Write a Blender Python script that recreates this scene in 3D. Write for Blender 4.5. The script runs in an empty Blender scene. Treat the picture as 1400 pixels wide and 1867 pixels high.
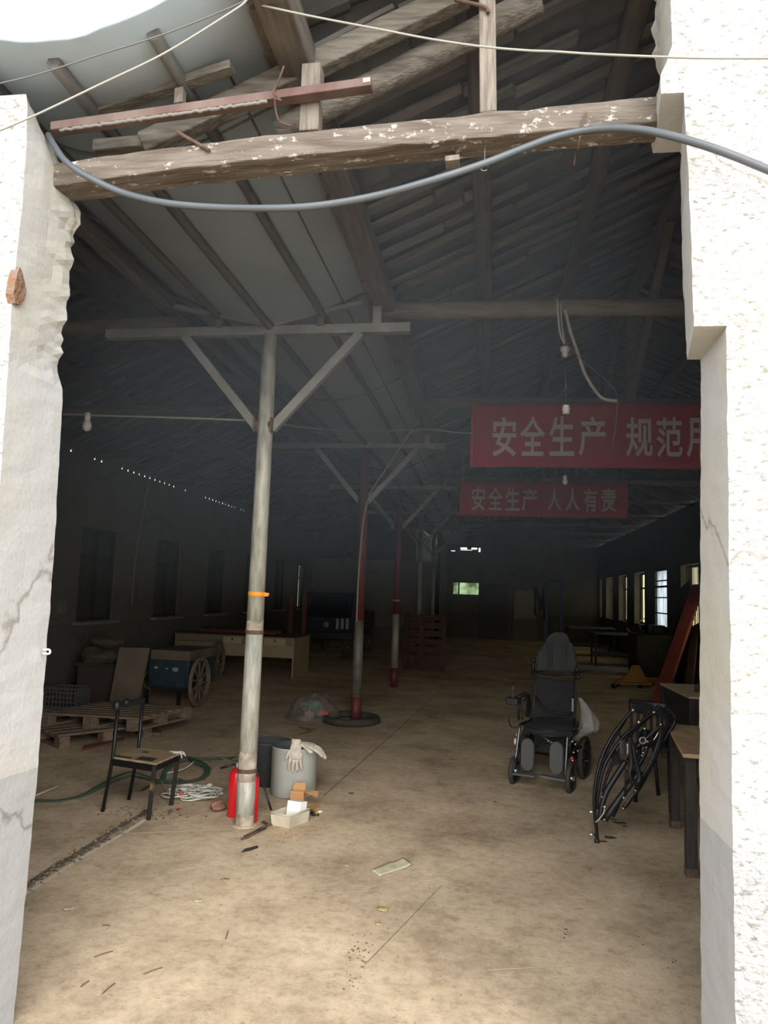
import bpy, bmesh, math, random
from mathutils import Vector, Matrix, noise

# ------------------------------------------------------------------ camera, sky, sun, exposure
S = bpy.context.scene
COL = S.collection
random.seed(7)
F_PX, CAM_H = 1350.0, 1.6
dY = Vector(((895-700)/F_PX, -(1088-933.5)/F_PX, -1)).normalized()
ux, uy = math.sin(math.radians(2)), math.cos(math.radians(2))
dU = Vector((ux, uy, -(dY.x*ux+dY.y*uy)/dY.z)).normalized()
dX = dY.cross(dU)
ROT = Matrix((dX, dY, dU))
CAM = Vector((0, 0, CAM_H))
cd = bpy.data.cameras.new('camera'); cam = bpy.data.objects.new('camera', cd); COL.objects.link(cam)
cd.sensor_fit = 'VERTICAL'; cd.sensor_height = 36; cd.sensor_width = 27
cd.lens = F_PX/1867*36; cd.clip_start = .05; cd.clip_end = 300
cam.matrix_world = Matrix.Translation(CAM) @ ROT.to_4x4()
S.camera = cam
S.view_settings.view_transform = 'Standard'; S.view_settings.look = 'None'
S.view_settings.gamma = 1; S.view_settings.use_curve_mapping = False
S.view_settings.exposure = 1.0
VEIL_DENSITY = .085
SKY_STRENGTH, SUN_STRENGTH = 1.55, 2.5
world = bpy.data.worlds.new('sky'); S.world = world; world.use_nodes = True
wn = world.node_tree; wn.nodes.clear()
wo = wn.nodes.new('ShaderNodeOutputWorld'); wb = wn.nodes.new('ShaderNodeBackground')
wc_ = wn.nodes.new('ShaderNodeTexCoord'); wz = wn.nodes.new('ShaderNodeTexNoise'); wr = wn.nodes.new('ShaderNodeValToRGB')
wz.inputs['Scale'].default_value = 2.0
wr.color_ramp.elements[0].color = (.84, .91, 1.0, 1); wr.color_ramp.elements[1].color = (.98, .97, .93, 1)
wr.color_ramp.elements[0].position = .35; wr.color_ramp.elements[1].position = .65
wn.links.new(wc_.outputs['Generated'], wz.inputs['Vector']); wn.links.new(wz.outputs['Fac'], wr.inputs['Fac'])
wsep = wn.nodes.new('ShaderNodeSeparateXYZ'); wmap = wn.nodes.new('ShaderNodeMapRange'); wmul = wn.nodes.new('ShaderNodeVectorMath'); wmul.operation = 'SCALE'
wn.links.new(wc_.outputs['Generated'], wsep.inputs[0]); wn.links.new(wsep.outputs['Z'], wmap.inputs[0])       # hazy sky, brighter toward the horizon
wmap.inputs['From Min'].default_value = .05; wmap.inputs['From Max'].default_value = .9; wmap.inputs['To Min'].default_value = 1.25; wmap.inputs['To Max'].default_value = .8
wn.links.new(wr.outputs['Color'], wmul.inputs[0]); wn.links.new(wmap.outputs[0], wmul.inputs['Scale']); wn.links.new(wmul.outputs[0], wb.inputs['Color']); wn.links.new(wb.outputs[0], wo.inputs['Surface'])
wb.inputs['Strength'].default_value = SKY_STRENGTH
sd = bpy.data.lights.new('sun', 'SUN'); sun = bpy.data.objects.new('sun', sd); COL.objects.link(sun)
sd.energy = SUN_STRENGTH; sd.angle = math.radians(60); sd.color = (1, .96, .90)
SUN_DIR = Vector((-.28, .92, -.40))
sun.rotation_euler = SUN_DIR.to_track_quat('-Z', 'Y').to_euler(); sun.location = (3, -4, 8)
S.cycles.max_bounces = 8; S.cycles.diffuse_bounces = 5; S.cycles.transparent_max_bounces = 12

# ------------------------------------------------------------------ helpers
def ray(px, py):
    return ROT @ Vector(((px-700)/F_PX, -(py-933.5)/F_PX, -1))
def fl(px, py, z=0.0):
    d = ray(px, py); return CAM + d*((z-CAM_H)/d.z)
def at(px, py, Y):
    d = ray(px, py); return CAM + d*(Y/d.y)
def atx(px, py, X):
    d = ray(px, py); return CAM + d*(X/d.x)
def onp(px, py, p0, n):
    d = ray(px, py); n = Vector(n); return CAM + d*((Vector(p0)-CAM).dot(n)/d.dot(n))

MATS = {}
def mat(name, col, rough=.7, metal=0.0, col2=None, scale=6.0, stretch=(1, 1, 1), bump=0.0, bscale=None, lo=.35, hi=.65, detail=6, alpha=1.0, trans=0.0, spec=.5):
    if name in MATS: return MATS[name]
    m = bpy.data.materials.new(name); m.use_nodes = True; nt = m.node_tree
    b = nt.nodes['Principled BSDF']
    b.inputs['Base Color'].default_value = (*col, 1); b.inputs['Roughness'].default_value = rough
    b.inputs['Metallic'].default_value = metal; b.inputs['Alpha'].default_value = alpha
    b.inputs['Transmission Weight'].default_value = trans; b.inputs['Specular IOR Level'].default_value = spec
    tc = nt.nodes.new('ShaderNodeTexCoord'); mp = nt.nodes.new('ShaderNodeMapping'); mp.inputs['Scale'].default_value = stretch
    nt.links.new(tc.outputs['Object'], mp.inputs['Vector'])
    if col2 is not None:
        n = nt.nodes.new('ShaderNodeTexNoise'); n.inputs['Scale'].default_value = scale; n.inputs['Detail'].default_value = detail
        r = nt.nodes.new('ShaderNodeValToRGB'); r.color_ramp.elements[0].position = lo; r.color_ramp.elements[1].position = hi
        r.color_ramp.elements[0].color = (*col, 1); r.color_ramp.elements[1].color = (*col2, 1)
        nt.links.new(mp.outputs[0], n.inputs['Vector']); nt.links.new(n.outputs['Fac'], r.inputs['Fac'])
        nt.links.new(r.outputs['Color'], b.inputs['Base Color'])
    if bump:
        n2 = nt.nodes.new('ShaderNodeTexNoise'); n2.inputs['Scale'].default_value = bscale or scale*4; n2.inputs['Detail'].default_value = 5
        bp = nt.nodes.new('ShaderNodeBump'); bp.inputs['Strength'].default_value = bump; bp.inputs['Distance'].default_value = .02
        nt.links.new(mp.outputs[0], n2.inputs['Vector']); nt.links.new(n2.outputs['Fac'], bp.inputs['Height'])
        nt.links.new(bp.outputs[0], b.inputs['Normal'])
    MATS[name] = m
    return m

class MB:
    """collects shapes in world coordinates; build() links them as ONE mesh object"""
    def __init__(s): s.v = []; s.f = []; s.mi = []; s.sm = []; s.cur = 0
    def add(s, vs, fs, smooth=False):
        o = len(s.v); s.v += [Vector(v) for v in vs]
        for f in fs: s.f.append([i+o for i in f]); s.mi.append(s.cur); s.sm.append(smooth)
        return s
    def box(s, c, size, rot=None):
        c = Vector(c); hx, hy, hz = size[0]/2, size[1]/2, size[2]/2
        vs = [Vector((x, y, z)) for z in (-hz, hz) for y in (-hy, hy) for x in (-hx, hx)]
        if rot is not None: vs = [rot @ v for v in vs]
        return s.add([c+v for v in vs], [(0, 2, 3, 1), (4, 5, 7, 6), (0, 1, 5, 4), (2, 6, 7, 3), (0, 4, 6, 2), (1, 3, 7, 5)])
    def bar(s, p0, p1, w, h, up=(0, 0, 1)):
        """rectangular bar, w across, h along up"""
        p0, p1 = Vector(p0), Vector(p1); d = (p1-p0).normalized(); up = Vector(up)
        a = d.cross(up)
        if a.length < 1e-4: a = d.cross(Vector((0, 1, 0)))
        a.normalize(); u = a.cross(d).normalized()
        vs = [p+a*(sx*w/2)+u*(sz*h/2) for p in (p0, p1) for sx, sz in ((-1, -1), (1, -1), (1, 1), (-1, 1))]
        return s.add(vs, [(0, 3, 2, 1), (4, 5, 6, 7), (0, 1, 5, 4), (1, 2, 6, 5), (2, 3, 7, 6), (3, 0, 4, 7)])
    def log(s, p0, p1, r0, r1, n=12, seg=14, wob=.12, seed=0):
        p0, p1 = Vector(p0), Vector(p1); L = (p1-p0).length
        pts = []; rs = []
        for i in range(seg+1):
            t = i/seg; p = p0.lerp(p1, t)
            q = Vector((noise.noise((t*L*.9, seed, 0)), noise.noise((t*L*.9, seed, 5)), noise.noise((t*L*.9, seed, 9))))*r0*wob*2
            pts.append(p+q); rs.append((r0+(r1-r0)*t)*(1+wob*.5*noise.noise((t*L*2, seed+3, 1))))
        return s.tube(pts, rs, n)
    def tube(s, pts, r, n=8, closed=False, flat=1.0, flatdir=None):
        pts = [Vector(p) for p in pts]; N = len(pts)
        rs = r if isinstance(r, (list, tuple)) else [r]*N
        tans = []
        for i in range(N):
            a = pts[(i-1) % N] if closed else pts[max(i-1, 0)]
            b = pts[(i+1) % N] if closed else pts[min(i+1, N-1)]
            t = b-a
            tans.append(t.normalized() if t.length > 1e-9 else Vector((0, 0, 1)))
        t0 = tans[0]; ref = Vector(flatdir) if flatdir else (Vector((0, 0, 1)) if abs(t0.z) < .9 else Vector((0, 1, 0)))
        u = (ref-t0*ref.dot(t0)).normalized()
        vs = []
        for i in range(N):
            t = tans[i]
            if flatdir: u2 = Vector(flatdir)-t*Vector(flatdir).dot(t); u = u2.normalized() if u2.length > 1e-5 else u
            else: u = (u-t*u.dot(t)).normalized()
            w = t.cross(u)
            for k in range(n):
                a = 2*math.pi*k/n
                vs.append(pts[i]+(u*math.cos(a)*flat+w*math.sin(a))*rs[i])
        fs = []
        for i in range(N if closed else N-1):
            j = (i+1) % N
            for k in range(n):
                k2 = (k+1) % n
                fs.append((i*n+k, i*n+k2, j*n+k2, j*n+k))
        o = len(s.v); s.add(vs, fs, True)
        if not closed:
            s.f.append([o+k for k in range(n)][::-1]); s.mi.append(s.cur); s.sm.append(False)
            s.f.append([o+(N-1)*n+k for k in range(n)]); s.mi.append(s.cur); s.sm.append(False)
        return s
    def lathe(s, prof, c, axis=(0, 0, 1), n=24, smooth=True):
        """prof: (radius, height) pairs along axis from c"""
        c = Vector(c); ax = Vector(axis).normalized()
        u = ax.orthogonal().normalized(); w = ax.cross(u)
        vs = []
        for r, h in prof:
            for k in range(n):
                a = 2*math.pi*k/n; vs.append(c+ax*h+(u*math.cos(a)+w*math.sin(a))*r)
        fs = [(i*n+k, i*n+(k+1) % n, (i+1)*n+(k+1) % n, (i+1)*n+k) for i in range(len(prof)-1) for k in range(n)]
        return s.add(vs, fs, smooth)
    def ball(s, c, r, n=10, rot=None):
        r = Vector(r) if not isinstance(r, (int, float)) else Vector((r, r, r)); c = Vector(c)
        vs = []; m = n
        for i in range(m+1):
            th = math.pi*i/m
            for k in range(n):
                a = 2*math.pi*k/n
                p = Vector((math.sin(th)*math.cos(a)*r.x, math.sin(th)*math.sin(a)*r.y, math.cos(th)*r.z))
                vs.append(c+(rot @ p if rot is not None else p))
        return s.add(vs, [(i*n+k, (i+1)*n+k, (i+1)*n+(k+1) % n, i*n+(k+1) % n) for i in range(m) for k in range(n)], True)
    def grid(s, fn, nu, nv, smooth=True, flip=False):
        vs = [fn(i/nu, j/nv) for j in range(nv+1) for i in range(nu+1)]
        W = nu+1
        fs = [(j*W+i, j*W+i+1, (j+1)*W+i+1, (j+1)*W+i) for j in range(nv) for i in range(nu)]
        if flip: fs = [f[::-1] for f in fs]
        return s.add(vs, fs, smooth)
    def prism(s, poly, d):
        """polygon (3-D points) pushed by vector d"""
        d = Vector(d); n = len(poly); a = [Vector(p) for p in poly]
        vs = a+[p+d for p in a]
        fs = [list(range(n)), list(range(2*n-1, n-1, -1))]+[(i, i+n, (i+1) % n+n, (i+1) % n) for i in range(n)]
        return s.add(vs, fs)
    def build(s, name, mats, parent=None, org=None, bevel=0.0, fixn=True):
        if not isinstance(mats, (list, tuple)): mats = [mats]
        me = bpy.data.meshes.new(name)
        base = ORG.get(parent.name, Vector()) if parent else (Vector(org) if org is not None else Vector())
        me.from_pydata([v-base for v in s.v], [], s.f)
        for m in mats: me.materials.append(m)
        for p, i, q in zip(me.polygons, s.mi, s.sm): p.material_index = i; p.use_smooth = q
        if fixn:
            bm = bmesh.new(); bm.from_mesh(me); bmesh.ops.recalc_face_normals(bm, faces=bm.faces); bm.to_mesh(me); bm.free()
        o = bpy.data.objects.new(name, me); COL.objects.link(o)
        if parent: o.parent = parent; ORG[o.name] = base
        else: o.location = base; ORG[o.name] = base
        if bevel:
            b = o.modifiers.new('edge', 'BEVEL'); b.width = bevel; b.segments = 2; b.limit_method = 'ANGLE'
        return o
ORG = {}
def tag(o, label=None, cat=None, group=None, kind=None):
    if label: o['label'] = label
    if cat: o['category'] = cat
    if group: o['group'] = group
    o['kind'] = kind or 'thing'
    return o
def thing(name, loc, label, cat, group=None):
    o = bpy.data.objects.new(name, None); COL.objects.link(o); o.location = loc; o.empty_display_size = .1
    ORG[o.name] = Vector(loc); return tag(o, label, cat, group)
def struct(o): o['kind'] = 'structure'; return o
def dup(root, loc, label=None, group=None, rotz=0.0):
    r = root.copy(); COL.objects.link(r); r.location = loc; r.rotation_euler = (0, 0, rotz)
    if label: r['label'] = label
    if group: r['group'] = group
    for ch in list(root.children):
        c = ch.copy(); COL.objects.link(c); c.parent = r
        for g in list(ch.children):
            d = g.copy(); COL.objects.link(d); d.parent = c
    return r
def smooth_path(pts, k=6):
    """Catmull-Rom through pts"""
    pts = [Vector(p) for p in pts]; out = []
    for i in range(len(pts)-1):
        p0 = pts[max(i-1, 0)]; p1 = pts[i]; p2 = pts[i+1]; p3 = pts[min(i+2, len(pts)-1)]
        for j in range(k):
            t = j/k
            out.append(.5*((2*p1)+(p2-p0)*t+(2*p0-5*p1+4*p2-p3)*t*t+(-p0+3*p1-3*p2+p3)*t**3))
    out.append(pts[-1]); return out
def rz(a): return Matrix.Rotation(a, 3, 'Z')

# ------------------------------------------------------------------ materials
def plaster(name, top, low, dado, rough_scale=55, bump=.5):
    """rendered wall, painted in a second shade below the dado line, hairline cracks and stains"""
    m = mat(name, top, rough=.95, spec=.2); nt = m.node_tree; b = nt.nodes['Principled BSDF']
    geo = nt.nodes.new('ShaderNodeNewGeometry'); sep = nt.nodes.new('ShaderNodeSeparateXYZ'); nt.links.new(geo.outputs['Position'], sep.inputs[0])
    n1 = nt.nodes.new('ShaderNodeTexNoise'); n1.inputs['Scale'].default_value = 1.7; n1.inputs['Detail'].default_value = 8
    nt.links.new(geo.outputs['Position'], n1.inputs['Vector'])
    st = nt.nodes.new('ShaderNodeValToRGB'); st.color_ramp.elements[0].position = .42; st.color_ramp.elements[1].position = .75
    st.color_ramp.elements[0].color = (*top, 1); st.color_ramp.elements[1].color = (top[0]*.97, top[1]*.9, top[2]*.76, 1)
    nt.links.new(n1.outputs['Fac'], st.inputs['Fac'])
    lt = nt.nodes.new('ShaderNodeMath'); lt.operation = 'LESS_THAN'; lt.inputs[1].default_value = dado
    nt.links.new(sep.outputs['Z'], lt.inputs[0])
    mx = nt.nodes.new('ShaderNodeMix'); mx.data_type = 'RGBA'
    nt.links.new(lt.outputs[0], mx.inputs[0]); nt.links.new(st.outputs['Color'], mx.inputs[6]); mx.inputs[7].default_value = (*low, 1)
    # cracks
    vo = nt.nodes.new('ShaderNodeTexVoronoi'); vo.feature = 'DISTANCE_TO_EDGE'; vo.inputs['Scale'].default_value = .55
    n3 = nt.nodes.new('ShaderNodeTexNoise'); n3.inputs['Scale'].default_value = 5; n3.inputs['Detail'].default_value = 6
    va = nt.nodes.new('ShaderNodeVectorMath'); va.operation = 'ADD'; vs = nt.nodes.new('ShaderNodeVectorMath'); vs.operation = 'SCALE'; vs.inputs['Scale'].default_value = .3
    nt.links.new(geo.outputs['Position'], n3.inputs['Vector']); nt.links.new(n3.outputs['Color'], vs.inputs[0])
    nt.links.new(geo.outputs['Position'], va.inputs[0]); nt.links.new(vs.outputs[0], va.inputs[1]); nt.links.new(va.outputs[0], vo.inputs['Vector'])
    cr = nt.nodes.new('ShaderNodeValToRGB'); cr.color_ramp.elements[0].position = 0; cr.color_ramp.elements[1].position = .007
    cr.color_ramp.elements[0].color = (.5, .46, .41, 1); cr.color_ramp.elements[1].color = (1, 1, 1, 1)
    nt.links.new(vo.outputs['Distance'], cr.inputs['Fac'])
    m2 = nt.nodes.new('ShaderNodeMix'); m2.data_type = 'RGBA'; m2.blend_type = 'MULTIPLY'; m2.inputs[0].default_value = .8
    nt.links.new(mx.outputs[2], m2.inputs[6]); nt.links.new(cr.outputs['Color'], m2.inputs[7])
    # pits of the render, their shade painted as darker specks so texture shows
    n4 = nt.nodes.new('ShaderNodeTexNoise'); n4.inputs['Scale'].default_value = 30; n4.inputs['Detail'].default_value = 5; n4.inputs['Roughness'].default_value = .65
    m4 = nt.nodes.new('ShaderNodeMapping'); m4.inputs['Rotation'].default_value = (0, .45, 0); m4.inputs['Scale'].default_value = (1, 1, 2.2)
    nt.links.new(geo.outputs['Position'], m4.inputs[0]); nt.links.new(m4.outputs[0], n4.inputs['Vector'])
    pr = nt.nodes.new('ShaderNodeValToRGB'); pr.color_ramp.elements[0].position = .36; pr.color_ramp.elements[1].position = .47
    pr.color_ramp.elements[0].color = (.50, .485, .45, 1); pr.color_ramp.elements[1].color = (1, 1, 1, 1); nt.links.new(n4.outputs['Fac'], pr.inputs['Fac'])
    m3 = nt.nodes.new('ShaderNodeMix'); m3.data_type = 'RGBA'; m3.blend_type = 'MULTIPLY'; 
    sn = nt.nodes.new('ShaderNodeSeparateXYZ'); nt.links.new(geo.outputs['True Normal'], sn.inputs[0])          # roughcast outer face, smooth trowelled reveals
    fm = nt.nodes.new('ShaderNodeMapRange'); fm.inputs['From Min'].default_value = -.5; fm.inputs['From Max'].default_value = -.8; fm.inputs['To Min'].default_value = .12; fm.inputs['To Max'].default_value = .9
    nt.links.new(sn.outputs['Y'], fm.inputs[0]); nt.links.new(fm.outputs[0], m3.inputs[0])
    nt.links.new(m2.outputs[2], m3.inputs[6]); nt.links.new(pr.outputs['Color'], m3.inputs[7])
    nt.links.new(m3.outputs[2], b.inputs['Base Color'])
    n2 = nt.nodes.new('ShaderNodeTexNoise'); n2.inputs['Scale'].default_value = rough_scale; n2.inputs['Detail'].default_value = 6
    nt.links.new(geo.outputs['Position'], n2.inputs['Vector'])
    bp = nt.nodes.new('ShaderNodeBump'); bp.inputs['Strength'].default_value = bump; bp.inputs['Distance'].default_value = .02
    nt.links.new(fm.outputs[0], bp.inputs['Strength'])
    nt.links.new(n2.outputs['Fac'], bp.inputs['Height']); nt.links.new(bp.outputs[0], b.inputs['Normal'])
    return m
M_PLASTER = plaster('white_render', (.44, .44, .432), (.34, .342, .342), .905, 55, .3)
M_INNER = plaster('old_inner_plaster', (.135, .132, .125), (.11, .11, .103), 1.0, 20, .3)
M_ENDWALL = plaster('grey_end_plaster', (.20, .20, .18), (.14, .14, .13), .5, 20, .3)
M_BRICK = mat('broken_brick', (.20, .095, .05), .95, col2=(.20, .165, .135), scale=14, bump=.8)

def concrete():
    m = mat('dusty_concrete', (.4, .33, .26), rough=.9, spec=.25); nt = m.node_tree; b = nt.nodes['Principled BSDF']
    geo = nt.nodes.new('ShaderNodeNewGeometry')
    def nz(sc, det, rg=.6):
        n = nt.nodes.new('ShaderNodeTexNoise'); n.inputs['Scale'].default_value = sc; n.inputs['Detail'].default_value = det; n.inputs['Roughness'].default_value = rg
        nt.links.new(geo.outputs['Position'], n.inputs['Vector']); return n
    def ramp(src, p0, c0, p1, c1):
        r = nt.nodes.new('ShaderNodeValToRGB'); r.color_ramp.elements[0].position = p0; r.color_ramp.elements[1].position = p1
        r.color_ramp.elements[0].color = (*c0, 1); r.color_ramp.elements[1].color = (*c1, 1); nt.links.new(src, r.inputs['Fac']); return r
    def mul(a, c, f=1.0, bt='MULTIPLY'):
        x = nt.nodes.new('ShaderNodeMix'); x.data_type = 'RGBA'; x.blend_type = bt; x.inputs[0].default_value = f
        nt.links.new(a, x.inputs[6]); nt.links.new(c, x.inputs[7]); return x.outputs[2]
    base = ramp(nz(.8, 12, .65).outputs['Fac'], .35, (.58, .455, .316), .7, (.72, .572, .405))
    blot = ramp(nz(1.6, 12, .7).outputs['Fac'], .38, (.78, .76, .74), .55, (1, 1, 1))
    dark = ramp(nz(4.5, 10, .75).outputs['Fac'], .30, (.62, .58, .55), .42, (1, 1, 1))
    speck = ramp(nz(38, 4, .6).outputs['Fac'], .30, (.55, .5, .46), .37, (1, 1, 1))
    pale = ramp(nz(7, 10, .7).outputs['Fac'], .62, (1, 1, 1), .72, (1.22, 1.2, 1.15))
    grey = ramp(nz(.45, 10, .68).outputs['Fac'], .46, (1, 1, 1), .60, (.74, .735, .735))
    smear = ramp(nz(2.6, 12, .78).outputs['Fac'], .56, (1, 1, 1), .68, (.72, .70, .68))
    c = mul(mul(mul(base.outputs[0], blot.outputs[0]), grey.outputs[0]), smear.outputs[0], .8); c = mul(c, dark.outputs[0], 1.0); c = mul(c, speck.outputs[0], .85); grain = ramp(nz(16, 9, .8).outputs['Fac'], .40, (.80, .78, .76), .54, (1.02, 1.02, 1.01)); c = mul(c, grain.outputs[0]); c = mul(c, pale.outputs[0])
    nt.links.new(c, b.inputs['Base Color'])
    n2 = nz(60, 8, .7); bp = nt.nodes.new('ShaderNodeBump'); bp.inputs['Strength'].default_value = .25; bp.inputs['Distance'].default_value = .01
    nt.links.new(n2.outputs['Fac'], bp.inputs['Height']); nt.links.new(bp.outputs[0], b.inputs['Normal'])
    return m
M_FLOOR = concrete()
M_YARD = mat('yard_concrete', (.38, .37, .35), .95, col2=(.33, .32, .30), scale=1.2)
M_TILE = mat('old_clay_tile', (.078, .08, .083), .9, col2=(.13, .13, .13), scale=3, bump=.3)
M_BATTEN = mat('roof_batten', (.10, .098, .095), .9, col2=(.20, .19, .178), scale=2.2, stretch=(1, 4, 1))
M_TIMBER = mat('weathered_timber', (.085, .073, .06), .9, col2=(.185, .165, .138), scale=5, stretch=(1.2, 9, 9), bump=.5, bscale=14)
M_TIMBERD = mat('dark_timber', (.085, .068, .054), .9, col2=(.15, .125, .10), scale=4, stretch=(1.2, 8, 8), bump=.4)
M_TIMBERY = mat('dark_long_timber', (.075, .062, .052), .9, col2=(.13, .112, .094), scale=4, stretch=(9, .9, 9), bump=.4)
M_POST = mat('sawn_post', (.13, .11, .088), .9, col2=(.23, .20, .165), scale=7, stretch=(9, 9, 1), bump=.4)
M_GUTTER = mat('fibre_sheet', (.245, .29, .32), .8, col2=(.195, .23, .25), scale=1.3, bump=.1)
M_GUTROD = mat('sheet_batten', (.065, .062, .058), .85, col2=(.10, .095, .085), scale=5, stretch=(6, 1, 6))
def galv():
    m = mat('galvanised_tube', (.47, .465, .40), .55, .12, col2=(.24, .235, .20), scale=16, stretch=(2, 2, .45), bump=.12, lo=.3, hi=.72, detail=10)
    return m
M_GALV = galv()
M_CROSS = mat('grey_steel_bar', (.25, .25, .235), .6, .3, col2=(.17, .165, .15), scale=5)
M_REDPOLE = mat('red_painted_tube', (.14, .025, .022), .6, .1, col2=(.09, .022, .02), scale=6)
M_RUST = mat('rusty_steel', (.14, .082, .058), .9, .2, col2=(.085, .05, .038), scale=18, bump=.4)
M_RUSTTUBE = mat('rusty_red_tube', (.11, .06, .055), .8, .2, col2=(.19, .14, .125), scale=5, bump=.2)
M_CABLE = mat('grey_conduit', (.06, .072, .082), .45, col2=(.09, .10, .11), scale=4)
M_WIRE = mat('pale_wire', (.27, .265, .235), .6)
M_DWIRE = mat('dark_wire', (.10, .10, .10), .6)
M_ORANGE = mat('orange_tape', (.8, .3, .03), .6)
M_BANNER = mat('red_banner_cloth', (.30, .020, .032), .8, col2=(.25, .018, .028), scale=2, bump=.15, bscale=6)
M_BANNERTXT = mat('banner_white', (.40, .37, .35), .8)
M_BLACK = mat('black_metal', (.012, .012, .014), .4, .3)
M_BLACKPL = mat('black_plastic', (.013, .013, .015), .5)
M_FABRIC = mat('black_fabric', (.014, .014, .015), .9, bump=.15, scale=30, col2=(.02, .02, .021))
M_PAD = mat('grey_pad', (.075, .075, .07), .5)
M_CHROME = mat('bright_bolt', (.75, .75, .72), .25, .9)
M_RUBBER = mat('black_rubber', (.035, .032, .028), .8, col2=(.055, .05, .042), scale=12)
M_REDEXT = mat('extinguisher_red', (.62, .012, .02), .3)
M_GREY = mat('grey_plastic', (.42, .43, .40), .55, col2=(.36, .37, .34), scale=5)
M_DGREY = mat('dark_grey_plastic', (.055, .06, .066), .6)
M_WHITEPL = mat('milky_plastic', (.55, .52, .42), .5, col2=(.42, .36, .26), scale=6)
M_WHITE = mat('white_card', (.78, .77, .74), .7)
M_CARD = mat('cardboard', (.55, .28, .11), .85, col2=(.45, .24, .1), scale=6)
M_COTTON = mat('cotton_knit', (.62, .56, .47), .95, col2=(.45, .4, .34), scale=28, bump=.6, bscale=140)
M_ROPE = mat('white_rope', (.62, .60, .54), .8, col2=(.46, .44, .4), scale=20)
M_HOSE = mat('green_hose', (.05, .105, .065), .5, col2=(.075, .14, .09), scale=6)
M_REDPL = mat('red_plastic', (.6, .02, .02), .4)
M_YELLOW = mat('yellow_plastic', (.75, .42, .02), .45)
M_PAPER = mat('stained_paper', (.62, .58, .40), .9, col2=(.42, .38, .24), scale=9)
M_CHAIRW = mat('chair_ply', (.36, .27, .15), .7, col2=(.22, .16, .09), scale=3, stretch=(1, 10, 1))
M_PALLET = mat('pallet_wood', (.14, .095, .065), .9, col2=(.22, .16, .115), scale=4, stretch=(1.5, 9, 9), bump=.3)
M_PALLETR = mat('red_pallet_wood', (.16, .055, .035), .85, col2=(.11, .045, .03), scale=5)
M_TABLE = mat('workbench_ply', (.56, .39, .23), .75, col2=(.36, .24, .14), scale=3, stretch=(3, 1, 1))
M_TABLED = mat('dark_bench_wood', (.026, .022, .019), .8, col2=(.05, .042, .035), scale=5, stretch=(8, 8, 1))
M_CREAM = mat('cream_laminate', (.33, .26, .15), .6, col2=(.28, .22, .13), scale=2)
M_BLUE = mat('blue_paint', (.022, .04, .062), .6, col2=(.014, .024, .036), scale=6)
M_BLUEPOST = mat('blue_post_paint', (.03, .07, .14), .5)
M_CART = mat('cart_wood', (.15, .115, .08), .85, col2=(.1, .08, .055), scale=4)
M_TYRE = mat('dusty_tyre', (.12, .095, .065), .9, col2=(.17, .14, .1), scale=9)
M_REDBEAM = mat('red_steel', (.34, .075, .055), .6, col2=(.26, .055, .04), scale=3)
M_BROWN = mat('brown_board', (.10, .055, .035), .8, col2=(.14, .08, .05), scale=3, stretch=(6, 6, 1))
M_PJ = mat('orange_paint', (.45, .20, .04), .55, col2=(.36, .16, .035), scale=4)
M_SACK = mat('tan_sack', (.10, .08, .06), .9, col2=(.06, .05, .04), scale=5, bump=.5)
M_CRATEPL = mat('grey_crate_plastic', (.10, .10, .10), .6)
M_BULB = mat('frosted_bulb', (.6, .6, .56), .3)
M_PORC = mat('porcelain', (.6, .58, .53), .4)
M_CHIP = mat('fallen_leaf', (.46, .34, .16), .8)
M_TWIG = mat('dry_twig', (.14, .075, .04), .9)
M_DIRT = mat('gully_dirt', (.13, .10, .07), 1, col2=(.36, .29, .2), scale=24, bump=1, bscale=40)
M_FRAMEW = mat('window_frame_dark', (.035, .032, .03), .8)
M_SHUT = mat('shutter_board', (.045, .048, .042), .8, col2=(.06, .062, .055), scale=4, stretch=(10, 10, 1))
def pane(name, col, stripes=0.0, dens=.9):
    m = bpy.data.materials.new(name); m.use_nodes = True; nt = m.node_tree; nt.nodes.clear()
    o = nt.nodes.new('ShaderNodeOutputMaterial'); t = nt.nodes.new('ShaderNodeBsdfTranslucent'); d = nt.nodes.new('ShaderNodeBsdfDiffuse'); x = nt.nodes.new('ShaderNodeMixShader')
    tc = nt.nodes.new('ShaderNodeNewGeometry'); n = nt.nodes.new('ShaderNodeTexNoise'); n.inputs['Scale'].default_value = 3
    mp = nt.nodes.new('ShaderNodeMapping'); mp.inputs['Scale'].default_value = (1, 1+stripes*14, 1-.8*stripes)
    r = nt.nodes.new('ShaderNodeValToRGB'); r.color_ramp.elements[0].position = .35; r.color_ramp.elements[1].position = .65
    r.color_ramp.elements[0].color = (col[0]*.45, col[1]*.42, col[2]*.35, 1); r.color_ramp.elements[1].color = (*col, 1)
    nt.links.new(tc.outputs['Position'], mp.inputs[0]); nt.links.new(mp.outputs[0], n.inputs['Vector']); nt.links.new(n.outputs['Fac'], r.inputs['Fac'])
    nt.links.new(r.outputs[0], t.inputs[0]); nt.links.new(r.outputs[0], d.inputs[0])
    x.inputs[0].default_value = .08; nt.links.new(t.outputs[0], x.inputs[1]); nt.links.new(d.outputs[0], x.inputs[2]); nt.links.new(x.outputs[0], o.inputs[0])
    return m
M_PANEY = pane('dusty_yellow_pane', (.92, .90, .72), .8)
M_PANEB = pane('blue_grey_sheet', (.62, .70, .80), .6)
M_PANEG = pane('green_lit_pane', (.55, .66, .5))
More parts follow.
